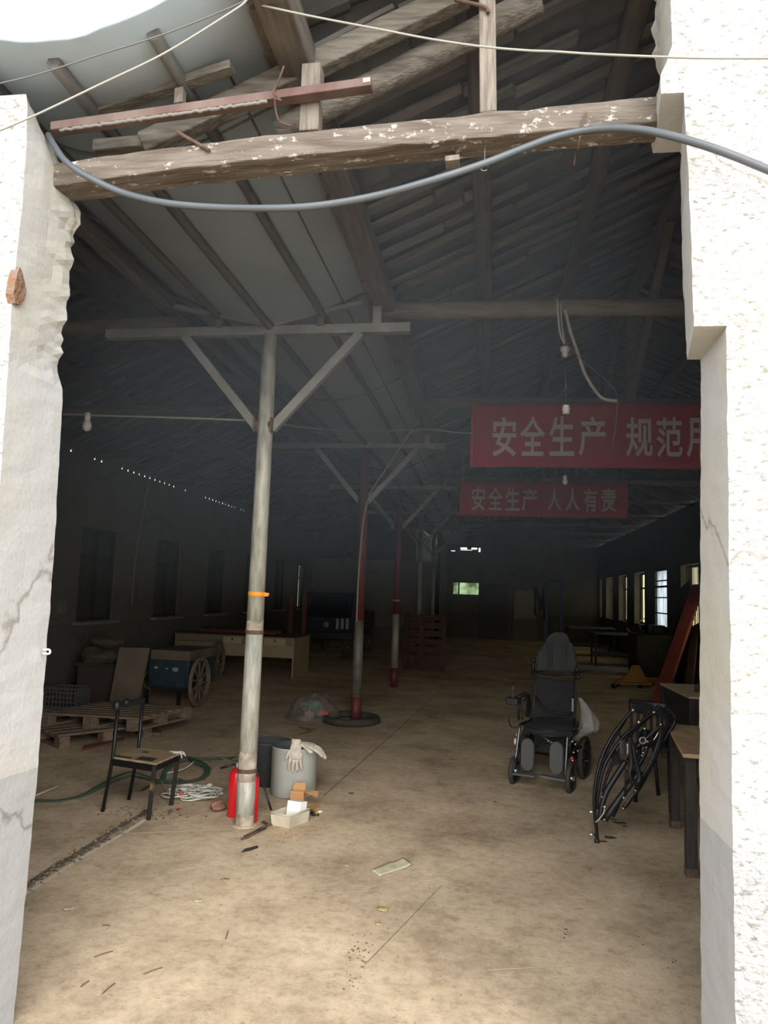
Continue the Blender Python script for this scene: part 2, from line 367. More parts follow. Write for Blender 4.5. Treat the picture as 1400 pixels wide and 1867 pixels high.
def clear_bag(name, tint=(.9, .88, .82), a=.45):
    m = bpy.data.materials.new(name); m.use_nodes = True; nt = m.node_tree; nt.nodes.clear()
    o = nt.nodes.new('ShaderNodeOutputMaterial'); tr = nt.nodes.new('ShaderNodeBsdfTransparent'); g = nt.nodes.new('ShaderNodeBsdfPrincipled')
    g.inputs['Base Color'].default_value = (*tint, 1); g.inputs['Roughness'].default_value = .18
    x = nt.nodes.new('ShaderNodeMixShader'); x.inputs[0].default_value = a
    tc = nt.nodes.new('ShaderNodeTexCoord'); n = nt.nodes.new('ShaderNodeTexNoise'); n.inputs['Scale'].default_value = 16; n.inputs['Detail'].default_value = 5
    bp = nt.nodes.new('ShaderNodeBump'); bp.inputs['Strength'].default_value = .9; bp.inputs['Distance'].default_value = .03
    nt.links.new(tc.outputs['Object'], n.inputs['Vector']); nt.links.new(n.outputs['Fac'], bp.inputs['Height']); nt.links.new(bp.outputs[0], g.inputs['Normal'])
    nt.links.new(tr.outputs[0], x.inputs[1]); nt.links.new(g.outputs[0], x.inputs[2]); nt.links.new(x.outputs[0], o.inputs[0])
    return m
M_BAG = clear_bag('clear_polythene', (.20, .18, .16), .38)
M_BAGW = clear_bag('milky_polythene', (.34, .33, .31), .5)
# ------------------------------------------------------------------ the building
XL, XR, YF, YB, YE, XG = -6.0, 4.0, 2.33, 28.7, 24.6, -1.63      # left wall, right wall, front, back, end of left bay, gutter line
m = MB()
m.box((-.9, 10.3, -.1), (10.9, 37.2, .2)); fl_o = m
m.cur = 1
def seam(p0, p1, w, z=.003):
    p0, p1 = Vector(p0), Vector(p1); d = (p1-p0).normalized(); a = Vector((-d.y, d.x, 0))*w
    L = (p1-p0).length; n = max(2, int(L/.12)); vs = []
    for i in range(n+1):
        p = p0.lerp(p1, i/n); k = .6+.7*abs(noise.noise((p.x*3, p.y*3, 2)))
        o = a*.8*noise.noise((p.x*2, p.y*2, 7))
        vs += [p+a*k+o+Vector((0, 0, z)), p-a*k+o+Vector((0, 0, z))]
    m.add(vs, [(2*i, 2*i+1, 2*i+3, 2*i+2) for i in range(n)])
seam((-1.27, 5.9, 0), (-.936, 10.7, 0), .006); seam((-.936, 10.7, 0), (-.8, 13.5, 0), .005)
seam(fl(665, 1760), fl(805, 1615), .002)
m.cur = 2
seam((-2.33, 4.68, 0), (-1.68, 4.94, 0), .010); seam((.02, 3.42, 0), (.62, 3.62, 0), .0035); seam((-2.34, 2.75, 0), (-2.32, 5.0, 0), .022)
def spot(px, py, r):
    c = fl(px, py, .002); n = 18
    vs = [c]+[c+Vector((math.cos(6.283*i/n)*r*1.5, math.sin(6.283*i/n)*r, 0))*(1+.55*noise.noise((math.cos(6.283*i/n)*1.7+px, math.sin(6.283*i/n)*1.7, 1))) for i in range(n)]
    m.add(vs, [(0, 1+i, 1+(i+1) % n) for i in range(n)])
m.cur = 3
for a in ((1130, 1500, .03), (1113, 1527, .028), (1100, 1534, .018), (1118, 1494, .018), (1138, 1506, .014), (902, 1462, .012)): spot(*a)
struct(m.build('floor', [M_FLOOR, mat('joint_dirt', (.17, .13, .10), 1), mat('pale_slab_edge', (.66, .56, .43), .95), mat('oil_stain', (.10, .08, .065), .5)]))
m = MB()
for c, s in (((-.9, -28, -.13), (90, 40, .02)), ((-.9, 59, -.13), (90, 60, .02)), ((-26, 10.3, -.13), (39.3, 40, .02)), ((24.5, 10.3, -.13), (39.3, 40, .02))): m.box(c, s)
struct(m.build('floor_yard', M_YARD))

def pier(name, prof, sgn, xend, front=YF, back=2.66, jag=None, topfn=None):
    """prof: list of (z, x at front face, x at back face); sgn +1: wall body lies to the right"""
    zs = []
    for (za, fa, ba), (zb, fb, bb) in zip(prof[:-1], prof[1:]):
        n = max(1, int((zb-za)/.025)) if zb > za else 1
        for i in range(n): t = i/n; zs.append((za+(zb-za)*t, fa+(fb-fa)*t, ba+(bb-ba)*t))
    zs.append(prof[-1])
    m = MB(); K = 6; rows = []
    for q, (z, xf, xb) in enumerate(zs):
        row = []
        for k in range(K+1):
            t = k/K; y = front+(back-front)*t; x = xf+(xb-xf)*t
            a = .0025
            if jag and z > jag: a = .003+.022*t**4
            x += a*noise.noise((x*3, y*9, z*9))+a*1.1*noise.noise((2, y*7, z*22))+(a*.5*noise.noise((5, y*12, z*80)) if jag and z > jag else 0)
            zz = z
            if topfn and q == len(zs)-1: zz = topfn(x, y)
            row.append(Vector((x, y, zz)))
        row.append(Vector((xend, back, zs[q][0] if not (topfn and q == len(zs)-1) else z))); row.append(Vector((xend, front, z)))
        rows.append(row)
    W = len(rows[0]); vs = [p for r in rows for p in r]; fs = []
    for q in range(len(rows)-1):
        for k in range(W):
            k2 = (k+1) % W; fs.append((q*W+k, q*W+k2, (q+1)*W+k2, (q+1)*W+k))
    fs.append(list(range(W))); fs.append([(len(rows)-1)*W+k for k in range(W)])
    m.add(vs, fs); return m
lp = pier('l', [(0, -1.70, -1.685), (.9, -1.70, -1.672), (1.75, -1.69, -1.68), (2.36, -1.705, -1.70), (2.40, -1.707, -1.722), (2.62, -1.714, -1.716), (2.9, -1.708, -1.712), (3.1, -1.712, -1.705), (3.2, -1.715, -1.72), (3.27, -1.72, -1.765), (3.33, -1.725, -1.80), (3.39, -1.735, -1.86)], -1, -2.5, jag=2.36,
          topfn=lambda x, y: 3.385+.03*noise.noise((x*11, y*11, 0))+.08*max(0, (-1.72-x))*1.2)
# gable over the left bay, closed up to its roof
lp.box((-4.35, 2.5, 2.3), (3.72, .32, 4.6)); lp.build('wall_front_left', M_PLASTER); struct(bpy.data.objects['wall_front_left'])
rp = pier('r', [(0, .697, .69), (1.1, .697, .695), (2.44, .702, .715), (2.455, .704, .715), (2.4551, .607, .67), (2.75, .602, .656), (3.1, .59, .652), (3.235, .585, .65), (3.2351, .515, .56), (3.30, .512, .56), (3.345, .53, .57), (3.40, .548, .575), (3.6, .545, .565), (4.6, .53, .55)], 1, 4.6, jag=3.2)
struct(rp.build('wall_front_right', M_PLASTER))
# a patch of bare brick where the render fell off the left corner
m = MB()
def bp_(px, py, Y): return at(px, py, Y)
poly = [(36, 487), (40, 496), (44, 512), (48, 530), (45, 545), (38, 556), (28, 553), (24, 535), (27, 515), (31, 498)]
c = atx(36, 523, -1.699)
o = []
for a, b in poly:
    p = atx(a, b, -1.699); o.append(p)
n = len(o); vs = [c+Vector((.001, 0, 0))]+[p+Vector((.0015, 0, 0)) for p in o]+[p+Vector((-.03, 0, 0)) for p in o]
m.add(vs, [(0, 1+i, 1+(i+1) % n) for i in range(n)]+[(1+i, 1+n+i, 1+n+(i+1) % n, 1+(i+1) % n) for i in range(n)])
struct(m.build('trim_brick_patch', M_BRICK))
m = MB(); m.lathe([(.05, .010), (.07, .008), (.078, .003), (.082, 0)], (-1.628, 5.05, 0), n=24); struct(m.build('trim_pole_mortar', mat('pole_mortar', (.55, .44, .31), .95, col2=(.42, .33, .23), scale=14)))

# side and end walls with window openings
def long_wall(X, th, out, y0, y1, ztop, wins, z0, z1):
    m = MB(); xc = X+out*th/2
    def slab(a, b, za, zb):
        if b > a and zb > za: m.box((xc, (a+b)/2, (za+zb)/2), (th, b-a, zb-za))
    y = y0
    for a, b in wins:
        slab(y, a, 0, ztop); slab(a, b, 0, z0); slab(a, b, z1, ztop); y = b
    slab(y, y1, 0, ztop); return m
LW = [(10.18+2.5*k, 11.23+2.5*k) for k in range(6)]
RW = [(15.2+2.6*k, 16.62+2.6*k) for k in range(-4, 5)]+[(28.0, 28.55)]
m = long_wall(XL, .25, -1, 2.33, YE+.2, 3.46, LW, 1.03, 2.43)
# top course below the eave: daylight shows between the tiles in clusters
def gap_clusters():
    out = []
    for a, b in ((9.7, 9.78), (10.35, 10.65), (11.2, 13.2), (13.75, 13.85), (14.8, 16.6), (17.05, 17.3), (18.4, 18.8)):
        y = a
        while y < b: out.append((y, y+.036+random.random()*.014)); y += .2
    return out
y = 2.33
for a, b in gap_clusters():
    if a > y: m.box((XL-.006, (y+a)/2, 3.49), (.012, a-y, .06))
    y = b
m.box((XL-.006, (y+YE)/2, 3.49), (.012, YE-y, .06)); m.box((XL-.06, (YF+YE)/2, 3.59), (.12, YE-YF, .14))
struct(m.build('wall_left', M_INNER))
m = long_wall(XR, .25, 1, 2.33, YB+.2, 3.62, RW, 1.0, 2.4); struct(m.build('wall_right', M_INNER))
m = MB()
for a, b, za, zb in ((-6.2, -1.7, 0, 5.0), (-1.7, 4.25, 0, 1.62), (-1.7, -1.47, 1.62, 2.14), (-.45, 4.25, 1.62, 2.14), (-1.7, 4.25, 2.14, 3.30), (-1.7, -1.56, 3.30, 3.46), (-.44, 4.25, 3.30, 3.46), (-1.40, -1.2, 3.30, 3.46), (-1.2, -.75, 3.30, 3.35), (-.95, -.78, 3.4, 3.46), (-1.2, -.48, 3.37, 3.39), (-.56, -.5, 3.3, 3.46), (-1.56, -1.4, 3.33, 3.46), (-.75,-.56,3.30,3.36), (-1.7, 4.25, 3.46, 5.0)):
    m.box(((a+b)/2, YB+.1, (za+zb)/2), (b-a, .2, zb-za))
struct(m.build('wall_back', M_INNER))
m = MB(); m.box((-3.85, YE+.1, 1.35), (4.3, .2, 2.7)); struct(m.build('wall_end_left', M_ENDWALL))
m = MB(); m.box((-4.3, YE+.15, 3.7), (3.56, .2, 2.0)); m.box((-1.75, 26.7, 2.4), (.12, 4.2, 4.8)); m.box((-1.3, 26.7, 4.2), (1.0, 4.2, .9)); struct(m.build('wall_end_gable', M_INNER))  # last block is unseen fill, added to stop a light leak

# tiled roof slopes: rows of pan tiles over battens
def tiles(name, x0, z0, x1, z1, y0=2.15, y1=28.9, seed=0):
    m = MB(); L = math.hypot(x1-x0, z1-z0); nc = int(L/.22); per = .21; nr = int((y1-y0)/per)
    ex = Vector((x1-x0, 0, z1-z0))/L; up = Vector((-(z1-z0), 0, (x1-x0)))/L
    if up.z < 0: up = -up
    P0 = Vector((x0, 0, z0)); vs = []; us = []
    for i in range(nc):
        us += [(i*L/nc, .022), ((i+1)*L/nc-.001, 0.0)]
    nv = nr*4
    for u, lift in us:
        for j in range(nv+1):
            y = y0+(y1-y0)*j/nv; h = .045*(1-abs(math.sin(math.pi*j/4)))
            w = .012*noise.noise((u*3, y*2.3, seed))
            vs.append(P0+ex*u+up*(lift+h+w+.02)+Vector((0, y, 0)))
    W = nv+1
    m.add(vs, [(i*W+j, i*W+j+1, (i+1)*W+j+1, (i+1)*W+j) for i in range(len(us)-1) for j in range(nv)])
    m.cur = 1
    rnd = random.Random(seed+3)
    for k in range(nr):                       # battens run down the slope, one under each row; some are missing or slipped
        y = y0+per*k+.04
        a = 0.0
        while a < L-.1:
            b = min(L, a+rnd.uniform(.6, 1.3))
            if rnd.random() < .82:
                dz = rnd.uniform(-.012, .01); dy = rnd.uniform(-.03, .03)
                m.bar(P0+ex*a+up*dz+Vector((0, y+dy, 0)), P0+ex*(b-.02)+up*(dz+rnd.uniform(-.012, .012))+Vector((0, y+dy+rnd.uniform(-.03, .03), 0)), rnd.uniform(.05, .09), .022, up)
            a = b
    o = m.build(name, [M_TILE, M_BATTEN]); return struct(o)
RZ = lambda x: 3.80+(x+.9)*.47 if x < 1.4 else 4.88-(x-1.4)*.44
LZ = lambda x: 3.80+(-2.36-x)*.47 if x > -4.0 else 4.57-(-4.0-x)*.47
tiles('ceiling_valley_slope', -1.0, RZ(-1.0), 1.42, RZ(1.4), seed=1)
tiles('ceiling_outer_slope', 4.2, RZ(4.2), 1.40, RZ(1.4), seed=2)
tiles('ceiling_left_valley_slope', -2.3, LZ(-2.3), -4.02, LZ(-4.0), seed=3)
tiles('ceiling_left_outer_slope', -6.12, LZ(-6.12), -4.0, LZ(-4.0), seed=4)
for nm, X, z in (('trim_ridge_right', 1.4, RZ(1.4)), ('trim_ridge_left', -4.0, LZ(-4.0))):
    m = MB(); m.prism([(X-.2, 2.1, z+.03), (X, 2.1, z+.13), (X+.2, 2.1, z+.03), (X+.2, 2.1, z+.06), (X, 2.1, z+.17), (X-.2, 2.1, z+.06)], (0, 26.9, 0)); struct(m.build(nm, M_TILE))
# purlins
pi = 0
for X, r in ((-.1, .06), (.65, .06), (1.4, .065), (2.2, .06), (3.0, .06)):
    m = MB(); m.log((X, 2.3, RZ(X)-.02-r), (X, 28.6, RZ(X)-.02-r), r, r*.95, 10, 60, .15, pi); pi += 1
    struct(m.build('trim_purlin_%d' % pi, M_TIMBERY))
for X in (-3.1, -4.0, -4.9):
    m = MB(); m.log((X, 2.8, LZ(X)-.08), (X, 24.5, LZ(X)-.08), .06, .055, 10, 50, .15, pi); pi += 1
    struct(m.build('trim_purlin_%d' % pi, M_TIMBERY))
m = MB(); m.bar((-.80, 2.25, 3.70), (-.80, 28.6, 3.70), .13, .13); eb = m.build('eave_beam', M_TIMBERY, bevel=.01, org=(-.8, 2.3, 3.7))
tag(eb, 'thick dark timber running back along the right edge of the pale gutter sheets', 'beam')
m = MB(); m.bar((-2.46, 2.8, 3.72), (-2.46, 24.5, 3.72), .09, .09); eb = m.build('eave_beam', M_TIMBERY, bevel=.01, org=(-2.46, 2.8, 3.7))
tag(eb, 'dark timber running back along the left edge of the pale gutter sheets', 'beam')
# brick infill above the eave timber, seen as a broken strip beside the gutter
m = MB()
for k in range(118):
    y = 2.3+.22*k
    m.box((-.90+random.uniform(-.01, .01), y, 3.76+random.uniform(-.01, .01)), (.06, .19, .05))
struct(m.build('trim_eave_bricks', mat('sooty_brick', (.10, .075, .062), .95, col2=(.15, .12, .10), scale=9)))

# valley gutter between the two roofs: curved sheets on longitudinal rods
def gz(x):
    d = x-XG
    a = abs(d)
    return 3.515+.10*(a/.4)*min(1, a/.4)*.9+max(0, a-.4)*.26
gut = thing('valley_gutter', (XG, 2.24, 3.5), 'long pale grey sheet gutter curving between the two tiled roofs, above the poles', 'gutter')
m = MB()
ys = [2.24+.02*0]+[2.24+k*.3 for k in range(1, 88)]
def gfn(u, v):
    x = -2.40+1.50*u; y = 2.24+26.3*v
    e = .02*noise.noise((x*7, 3, 1)) if v == 0 else 0
    return Vector((x, y+e, gz(x)+.008*noise.noise((x*2, y*.8, 0))))
m.grid(gfn, 24, 90); m.build('sheet', M_GUTTER, gut)
sl = bpy.data.objects['sheet'].modifiers.new('thick', 'SOLIDIFY'); sl.thickness = .012; sl.offset = 1
for X in (-2.02, -1.63, -1.245):
    m = MB(); m.log((X, 2.32, gz(X)-.018), (X, 24.4, gz(X)-.018), .027, .027, 8, 60, .2, int(X*10)); m.build('support_rod', M_GUTROD, gut)
m = MB()
for X in (-1.09,): m.bar((X, 2.6, gz(X)-.003), (X, 24.4, gz(X)-.003), .010, .006)
m.build('sheet_seam', M_GUTROD, gut)
for k in range(10):
    m = MB(); y = 4.99+2.1*k-2.1
    pts = [Vector((-2.38+1.46*i/12, y+.05, gz(-2.38+1.46*i/12)-.006)) for i in range(13)]
    m.tube(pts, .006, 6); m.build('sheet_lap', M_GUTROD, gut)

# doorway timbers
m = MB()
def lint(u, v):
    # a slightly warped baulk, section .13 x .10
    return None
Lp, Rp = Vector((-1.83, 2.565, 3.165)), Vector((.74, 2.565, 3.315))
seg = 40; sec = [(-.065, -.05), (-.058, .048), (.06, .052), (.066, -.046)]
vs = []
for i in range(seg+1):
    t = i/seg; p = Lp.lerp(Rp, t)+Vector((0, .012*noise.noise((t*4, 1, 0)), .014*noise.noise((t*3, 5, 0))+.018*math.sin(math.pi*t)))
    for k, (a, b) in enumerate(sec):
        vs.append(p+Vector((0, a+.006*noise.noise((t*18, k, 3)), b+.008*noise.noise((t*22, k, 8)))))
m.add(vs, [(i*4+k, i*4+(k+1) % 4, (i+1)*4+(k+1) % 4, (i+1)*4+k) for i in range(seg) for k in range(4)]+[(0, 1, 2, 3), (seg*4, seg*4+3, seg*4+2, seg*4+1)])
def flaked():
    m_ = mat('flaked_timber', (.092, .072, .058), .9, col2=(.175, .148, .122), scale=4, stretch=(1, 9, 9), bump=.6, bscale=12)
    nt = m_.node_tree; b = nt.nodes['Principled BSDF']; src = b.inputs['Base Color'].links[0].from_socket
    tc = nt.nodes.new('ShaderNodeTexCoord'); mp = nt.nodes.new('ShaderNodeMapping'); mp.inputs['Scale'].default_value = (3, 5, 5)
    n = nt.nodes.new('ShaderNodeTexNoise'); n.inputs['Scale'].default_value = 5; n.inputs['Detail'].default_value = 9; n.inputs['Roughness'].default_value = .75
    r = nt.nodes.new('ShaderNodeValToRGB'); r.color_ramp.elements[0].position = .575; r.color_ramp.elements[1].position = .62
    x = nt.nodes.new('ShaderNodeMix'); x.data_type = 'RGBA'
    nt.links.new(tc.outputs['Object'], mp.inputs[0]); nt.links.new(mp.outputs[0], n.inputs['Vector']); nt.links.new(n.outputs['Fac'], r.inputs['Fac'])
    nt.links.new(r.outputs[0], x.inputs[0]); nt.links.new(src, x.inputs[6]); x.inputs[7].default_value = (.5, .48, .43, 1)
    nt.links.new(x.outputs[2], b.inputs['Base Color']); return m_
li = m.build('lintel_beam', flaked(), bevel=.006, org=(-.5, 2.56, 3.24)); tag(li, 'weathered beam with flaking white paint spanning the top of the broken doorway', 'beam')
def lz(x): return Lp.z+(Rp.z-Lp.z)*(x-Lp.x)/(Rp.x-Lp.x)
m = MB(); m.bar(at(812, 296, 2.57), at(838, 293, 2.57), .05, .02); m.build('wood_chip', M_POST, li)
m = MB(); c = at(1060, 232, 2.5)
m.tube([c+Vector((-.012, -.004, -.085)), c+Vector((0, -.012, 0)), c+Vector((.015, -.006, .05)), c+Vector((.012, .06, .06)), c+Vector((.0, .135, .05)), c+Vector((-.01, .14, -.06))], .004, 6); m.build('wire_tie', M_RUST, li)
m = MB(); m.tube([at(322, 240, 2.50), at(382, 274, 2.49)], .007, 8); m.build('iron_spike', M_RUST, li)
m = MB(); rp_ = at(883, 305, 2.52); m.tube([rp_+Vector((.014*math.cos(a), 0, .014*math.sin(a))) for a in [i*.5 for i in range(12)]], .0025, 5); m.tube([rp_+Vector((0, 0, .014)), rp_+Vector((0, .02, .09))], .002, 5); m.build('hook', M_DWIRE, li)
def post(name, px0, py0, px1, py1, Y, w, d, label):
    a, b = at(px0, py0, Y), at(px1, py1, Y); m = MB(); m.bar(a, b, w, d, (0, 1, 0)); o = m.build(name, M_POST, bevel=.006, org=a); return tag(o, label, 'post')
pa = at(890, 213, 2.58); pt = at(887, -170, 2.58)
m = MB(); m.bar(pa, (pt.x, 2.58, RZ(pt.x)-.02), .062, .06, (0, 1, 0)); kp = m.build('king_post', M_POST, bevel=.006, org=pa)
tag(kp, 'tall sawn wooden post standing on the doorway beam right of centre', 'post')
m = MB(); m.bar(at(874, 214, 2.535), at(903, 207, 2.535), .03, .012); m.build('foot_plate', M_BLACK, kp)
m = MB(); m.tube(smooth_path([at(830, 0, 2.57), at(868, 8, 2.54), at(886, 14, 2.54), at(890, 24, 2.54)], 4), .007, 8); m.build('iron_dog', M_RUST, kp)
post('short_post', 566, 247, 571, 125, 2.585, .075, .07, 'short stout wooden post on the doorway beam behind the rusty tube')
def raft(name, p0, p1, r0, r1, M, label, seed, sq=False):
    m = MB()
    if sq: m.bar(p0, p1, r0*2, r1*2)
    else: m.log(p0, p1, r0, r1, 14, 20, .15, seed)
    return tag(m.build(name, M, org=p0, bevel=.008 if sq else 0), label, 'rafter')
raft('roof_rafter', at(262, 266, 2.68), at(850, -12, 2.72), .035, .045, M_TIMBER, 'squared pale rafter rising right from the left end of the doorway beam', 2, True)
raft('roof_rafter', at(505, 240, 2.86), at(980, 2, 2.86), .052, .06, M_TIMBER, 'round log rafter behind the short post, rising toward the tall post', 5)
raft('roof_rafter', at(175, 270, 2.72), at(268, 262, 2.70), .03, .025, M_TIMBER, 'stub of grey timber lying on the left end of the doorway beam', 8, True)
m = MB(); m.bar(at(175, 203, 2.62), at(424, 122, 2.56), .05, .035); st = m.build('brace_board', M_TIMBER, bevel=.004, org=at(175, 203, 2.6)); tag(st, 'thin slanting board propped under the gutter sheet above the rusty tube', 'board')
m = MB(); m.bar(at(328, 192, 2.55), at(329, 165, 2.57), .035, .03, (0, 1, 0)); m.build('prop', M_POST, st)
a, b = at(98, 236, 2.515), at(678, 155, 2.515); d = (b-a).normalized()
m = MB(); m.bar(a, b, .05, .034); tu = m.build('steel_tube', M_RUSTTUBE, bevel=.003, org=a); tag(tu, 'rusty red square steel tube jutting right from the top of the left pier', 'tube')
m = MB(); m.bar(b-d*.03+Vector((0, -.0255, .004)), b-d*.002+Vector((0, -.0255, .004)), .002, .018); m.build('bare_patch', M_WIRE, tu)
m = MB(); pts = [a+(b-a)*(.03+.66*i/70)+Vector((.0, -.018+.006*noise.noise((i*.9, 1, 1)), -.021+.006*noise.noise((i*.7, 4, 1)))) for i in range(71)]
m.tube(pts, [.006+.005*abs(noise.noise((i*.63, 2, 2))) for i in range(71)], 7); m.build('mortar_ridge', mat('mortar_crumb', (.2, .19, .17), .95), tu)
m = MB(); q = at(508, 178, 2.5)
m.tube(smooth_path([q+Vector((.02, -.02, .11)), q+Vector((.0, -.022, .04)), q+Vector((-.012, -.03, 0)), q+Vector((.02, -.03, -.035)), q+Vector((-.004, -.03, -.03)), q+Vector((.004, 0, -.09)), q+Vector((.05, .01, -.11))], 5), .004, 6); m.build('tie_wire', M_RUST, tu)

# roof trusses of the right hall, one every 2.6 m
def truss(Y, label, group=None, first=False):
    t = thing('roof_truss', (1.5, Y, 3.66), label, 'truss', group)
    m = MB(); m.log((-.93, Y, 3.67), (4.02, Y, 3.62), .065, .055, 12, 24, .14, Y); m.build('tie_beam', M_TIMBERD, t)
    m = MB(); m.log((-.72, Y+.03, RZ(-.72)-.05), (1.4, Y+.03, RZ(1.4)-.07), .035, .032, 10, 12, .12, Y+1); m.build('rafter', M_TIMBERD, t)
    m = MB(); m.log((3.9, Y+.03, RZ(3.9)-.05), (1.4, Y+.03, RZ(1.4)-.07), .035, .032, 10, 12, .12, Y+2); m.build('rafter', M_TIMBERD, t)
    m = MB(); m.bar((1.4, Y, 3.66), (1.4, Y, RZ(1.4)-.15), .09, .09, (0, 1, 0)); m.build('king_post', M_TIMBERD, t)
    m = MB(); m.bar((1.4, Y-.06, 3.74), (1.4, Y-1.75, RZ(1.4)-.15), .07, .07, (1, 0, 0)); m.build('strut', M_TIMBERD, t)
    return t
tr = truss(5.2, 'timber roof truss whose long log carries the bulb cord, nearest beyond the doorway')
dup(tr, (1.5, 7.8, 3.66), 'timber roof truss the larger red banner hangs from')
dup(tr, (1.5, 10.4, 3.66), 'timber roof truss holding the smaller red banner behind the larger one')
for k in range(3, 9): dup(tr, (1.5, 5.2+2.6*k, 3.66), 'dark timber roof truss deep in the unlit hall', 'dark roof trusses beyond the banners')
def ltruss(Y, label, group):
    t = thing('left_bay_truss', (-4.2, Y, 3.6), label, 'truss', group)
    m = MB(); m.log((-5.98, Y, 3.56), (-2.4, Y, 3.6), .06, .055, 10, 18, .14, Y); m.build('tie_beam', M_TIMBERD, t)
    m = MB(); m.log((-5.9, Y+.03, LZ(-5.9)-.10), (-4.0, Y+.03, LZ(-4)-.17), .045, .045, 8, 8, .1, Y); m.build('rafter', M_TIMBERD, t)
    m = MB(); m.log((-2.5, Y+.03, LZ(-2.5)-.10), (-4.0, Y+.03, LZ(-4)-.17), .045, .045, 8, 8, .1, Y); m.build('rafter', M_TIMBERD, t)
    return t
lt = ltruss(5.2, 'dim roof truss over the left bay, behind the left pier', 'left bay roof trusses')
for k in range(1, 8): dup(lt, (-4.2, 5.2+2.6*k, 3.6))

# windows
def lwin(k, a, b):
    w = MB(); x = XL-.06; mid = (a+b)/2
    for yy in (a+.025, mid, b-.025): w.bar((x, yy, 1.03), (x, yy, 2.43), .05, .05, (0, 1, 0))
    for zz in (1.055, 1.98, 2.405): w.bar((x, a, zz), (x, b, zz), .05, .05)
    o = struct(w.build('window_%d' % k, M_FRAMEW))
    s = MB()
    if k == 6: s.box((x-.03, a+.2, 1.73), (.02, .4, 1.4)); s.box((x-.03, b-.28, 1.73), (.02, .56, 1.4))
    else: s.box((x-.03, mid, 1.73), (.02, b-a, 1.4))
    s.build('shutter_board', M_SHUT, o)
    s = MB(); s.box((XL+.02, mid, 1.0), (.16, b-a+.15, .04)); s.build('window_sill', mat('dusty_sill', (.2, .19, .17), .9), o)
    if k == 6:
        s = MB(); s.box((x-.05, a+.48, 1.73), (.006, .22, 1.4)); s.build('pane', M_PANEY, o)
        s = MB(); s.bar((x+.03, a+.43, 1.1), (x+.03, a+.43, 2.38), .05, .03, (0, 1, 0)); s.build('green_stile', mat('green_stile_paint', (.05, .25, .14), .6), o)
for k, (a, b) in enumerate(LW): lwin(k+1, a, b)
def rwin(k, a, b, style):
    w = MB(); x = XR+.20 if style != 'sheet' else XR+.03; mid = (a+b)/2
    for yy in (a+.02, b-.02): w.bar((x, yy, 1.0), (x, yy, 2.4), .05, .05, (0, 1, 0))
    for zz in (1.02, 1.98, 2.38): w.bar((x, a, zz), (x, b, zz), .05, .045)
    if style == 'sheet':
        w.bar((x, a+.14, 1.0), (x, a+.14, 2.4), .03, .03, (0, 1, 0))
        for zz in (1.35, 1.72, 2.12): w.bar((x-.01, a, zz), (x-.01, b, zz), .03, .03)
    if style == 'mid': w.bar((x, mid, 1.0), (x, mid, 2.4), .04, .04, (0, 1, 0))
    o = struct(w.build('window_%d' % k, M_FRAMEW))
    s = MB()
    if style == 'sheet':
        s.grid(lambda u, v: Vector((x+.05+.012*math.sin(u*math.pi*34), a+(b-a)*u, 1.0+1.4*v)), 160, 1); s.build('corrugated_sheet', M_PANEB, o)
    else:
        s.box((x+.04, mid, 1.7), (.006, b-a, 1.4)); s.build('pane', M_PANEY, o)
    if style == 'bars':
        s = MB()
        for i in range(12): yy = a+(b-a)*(i+.5)/12; s.tube([(XR+.10, yy, 1.0), (XR+.10, yy, 2.4)], .009, 6)
        s.build('iron_bars', M_FRAMEW, o)
for k, ((a, b), st_) in enumerate(zip(RW, ('mid', 'mid', 'mid', 'mid', 'bars', 'sheet', 'mid', 'mid', 'mid', 'mid'))): rwin(7+k, a, b, st_)
m = MB()
for X in (-1.47, -1.23, -.45): m.bar((X, YB+.1, 1.62), (X, YB+.1, 2.14), .05, .05, (0, 1, 0))
for z in (1.63, 2.13): m.bar((-1.5, YB+.1, z), (-.42, YB+.1, z), .05, .05)
o = struct(m.build('window_17', M_FRAMEW))
m = MB(); m.box((-.96, YB+.15, 1.88), (1.04, .006, .5)); m.build('pane', M_PANEG, o)
# dark blocked doorway and pale boarded opening on the back wall
m = MB(); m.box((.1, YB-.03, 1.05), (1.1, .05, 2.1)); struct(m.build('door_1', mat('dark_door', (.06, .06, .055), .8)))
m = MB(); m.box((1.28, YB-.03, 1.35), (.84, .04, 1.05)); m.cur = 1; m.box((1.28, YB-.03, .41), (.90, .05, .82)); o = m.build('blocked_window', [mat('board_pale', (.24, .23, .19), .85), mat('board_dull', (.12, .115, .10), .9)], org=(1.28, YB, 0)); tag(o, 'pale rectangular board closing an opening in the far back wall', 'board')
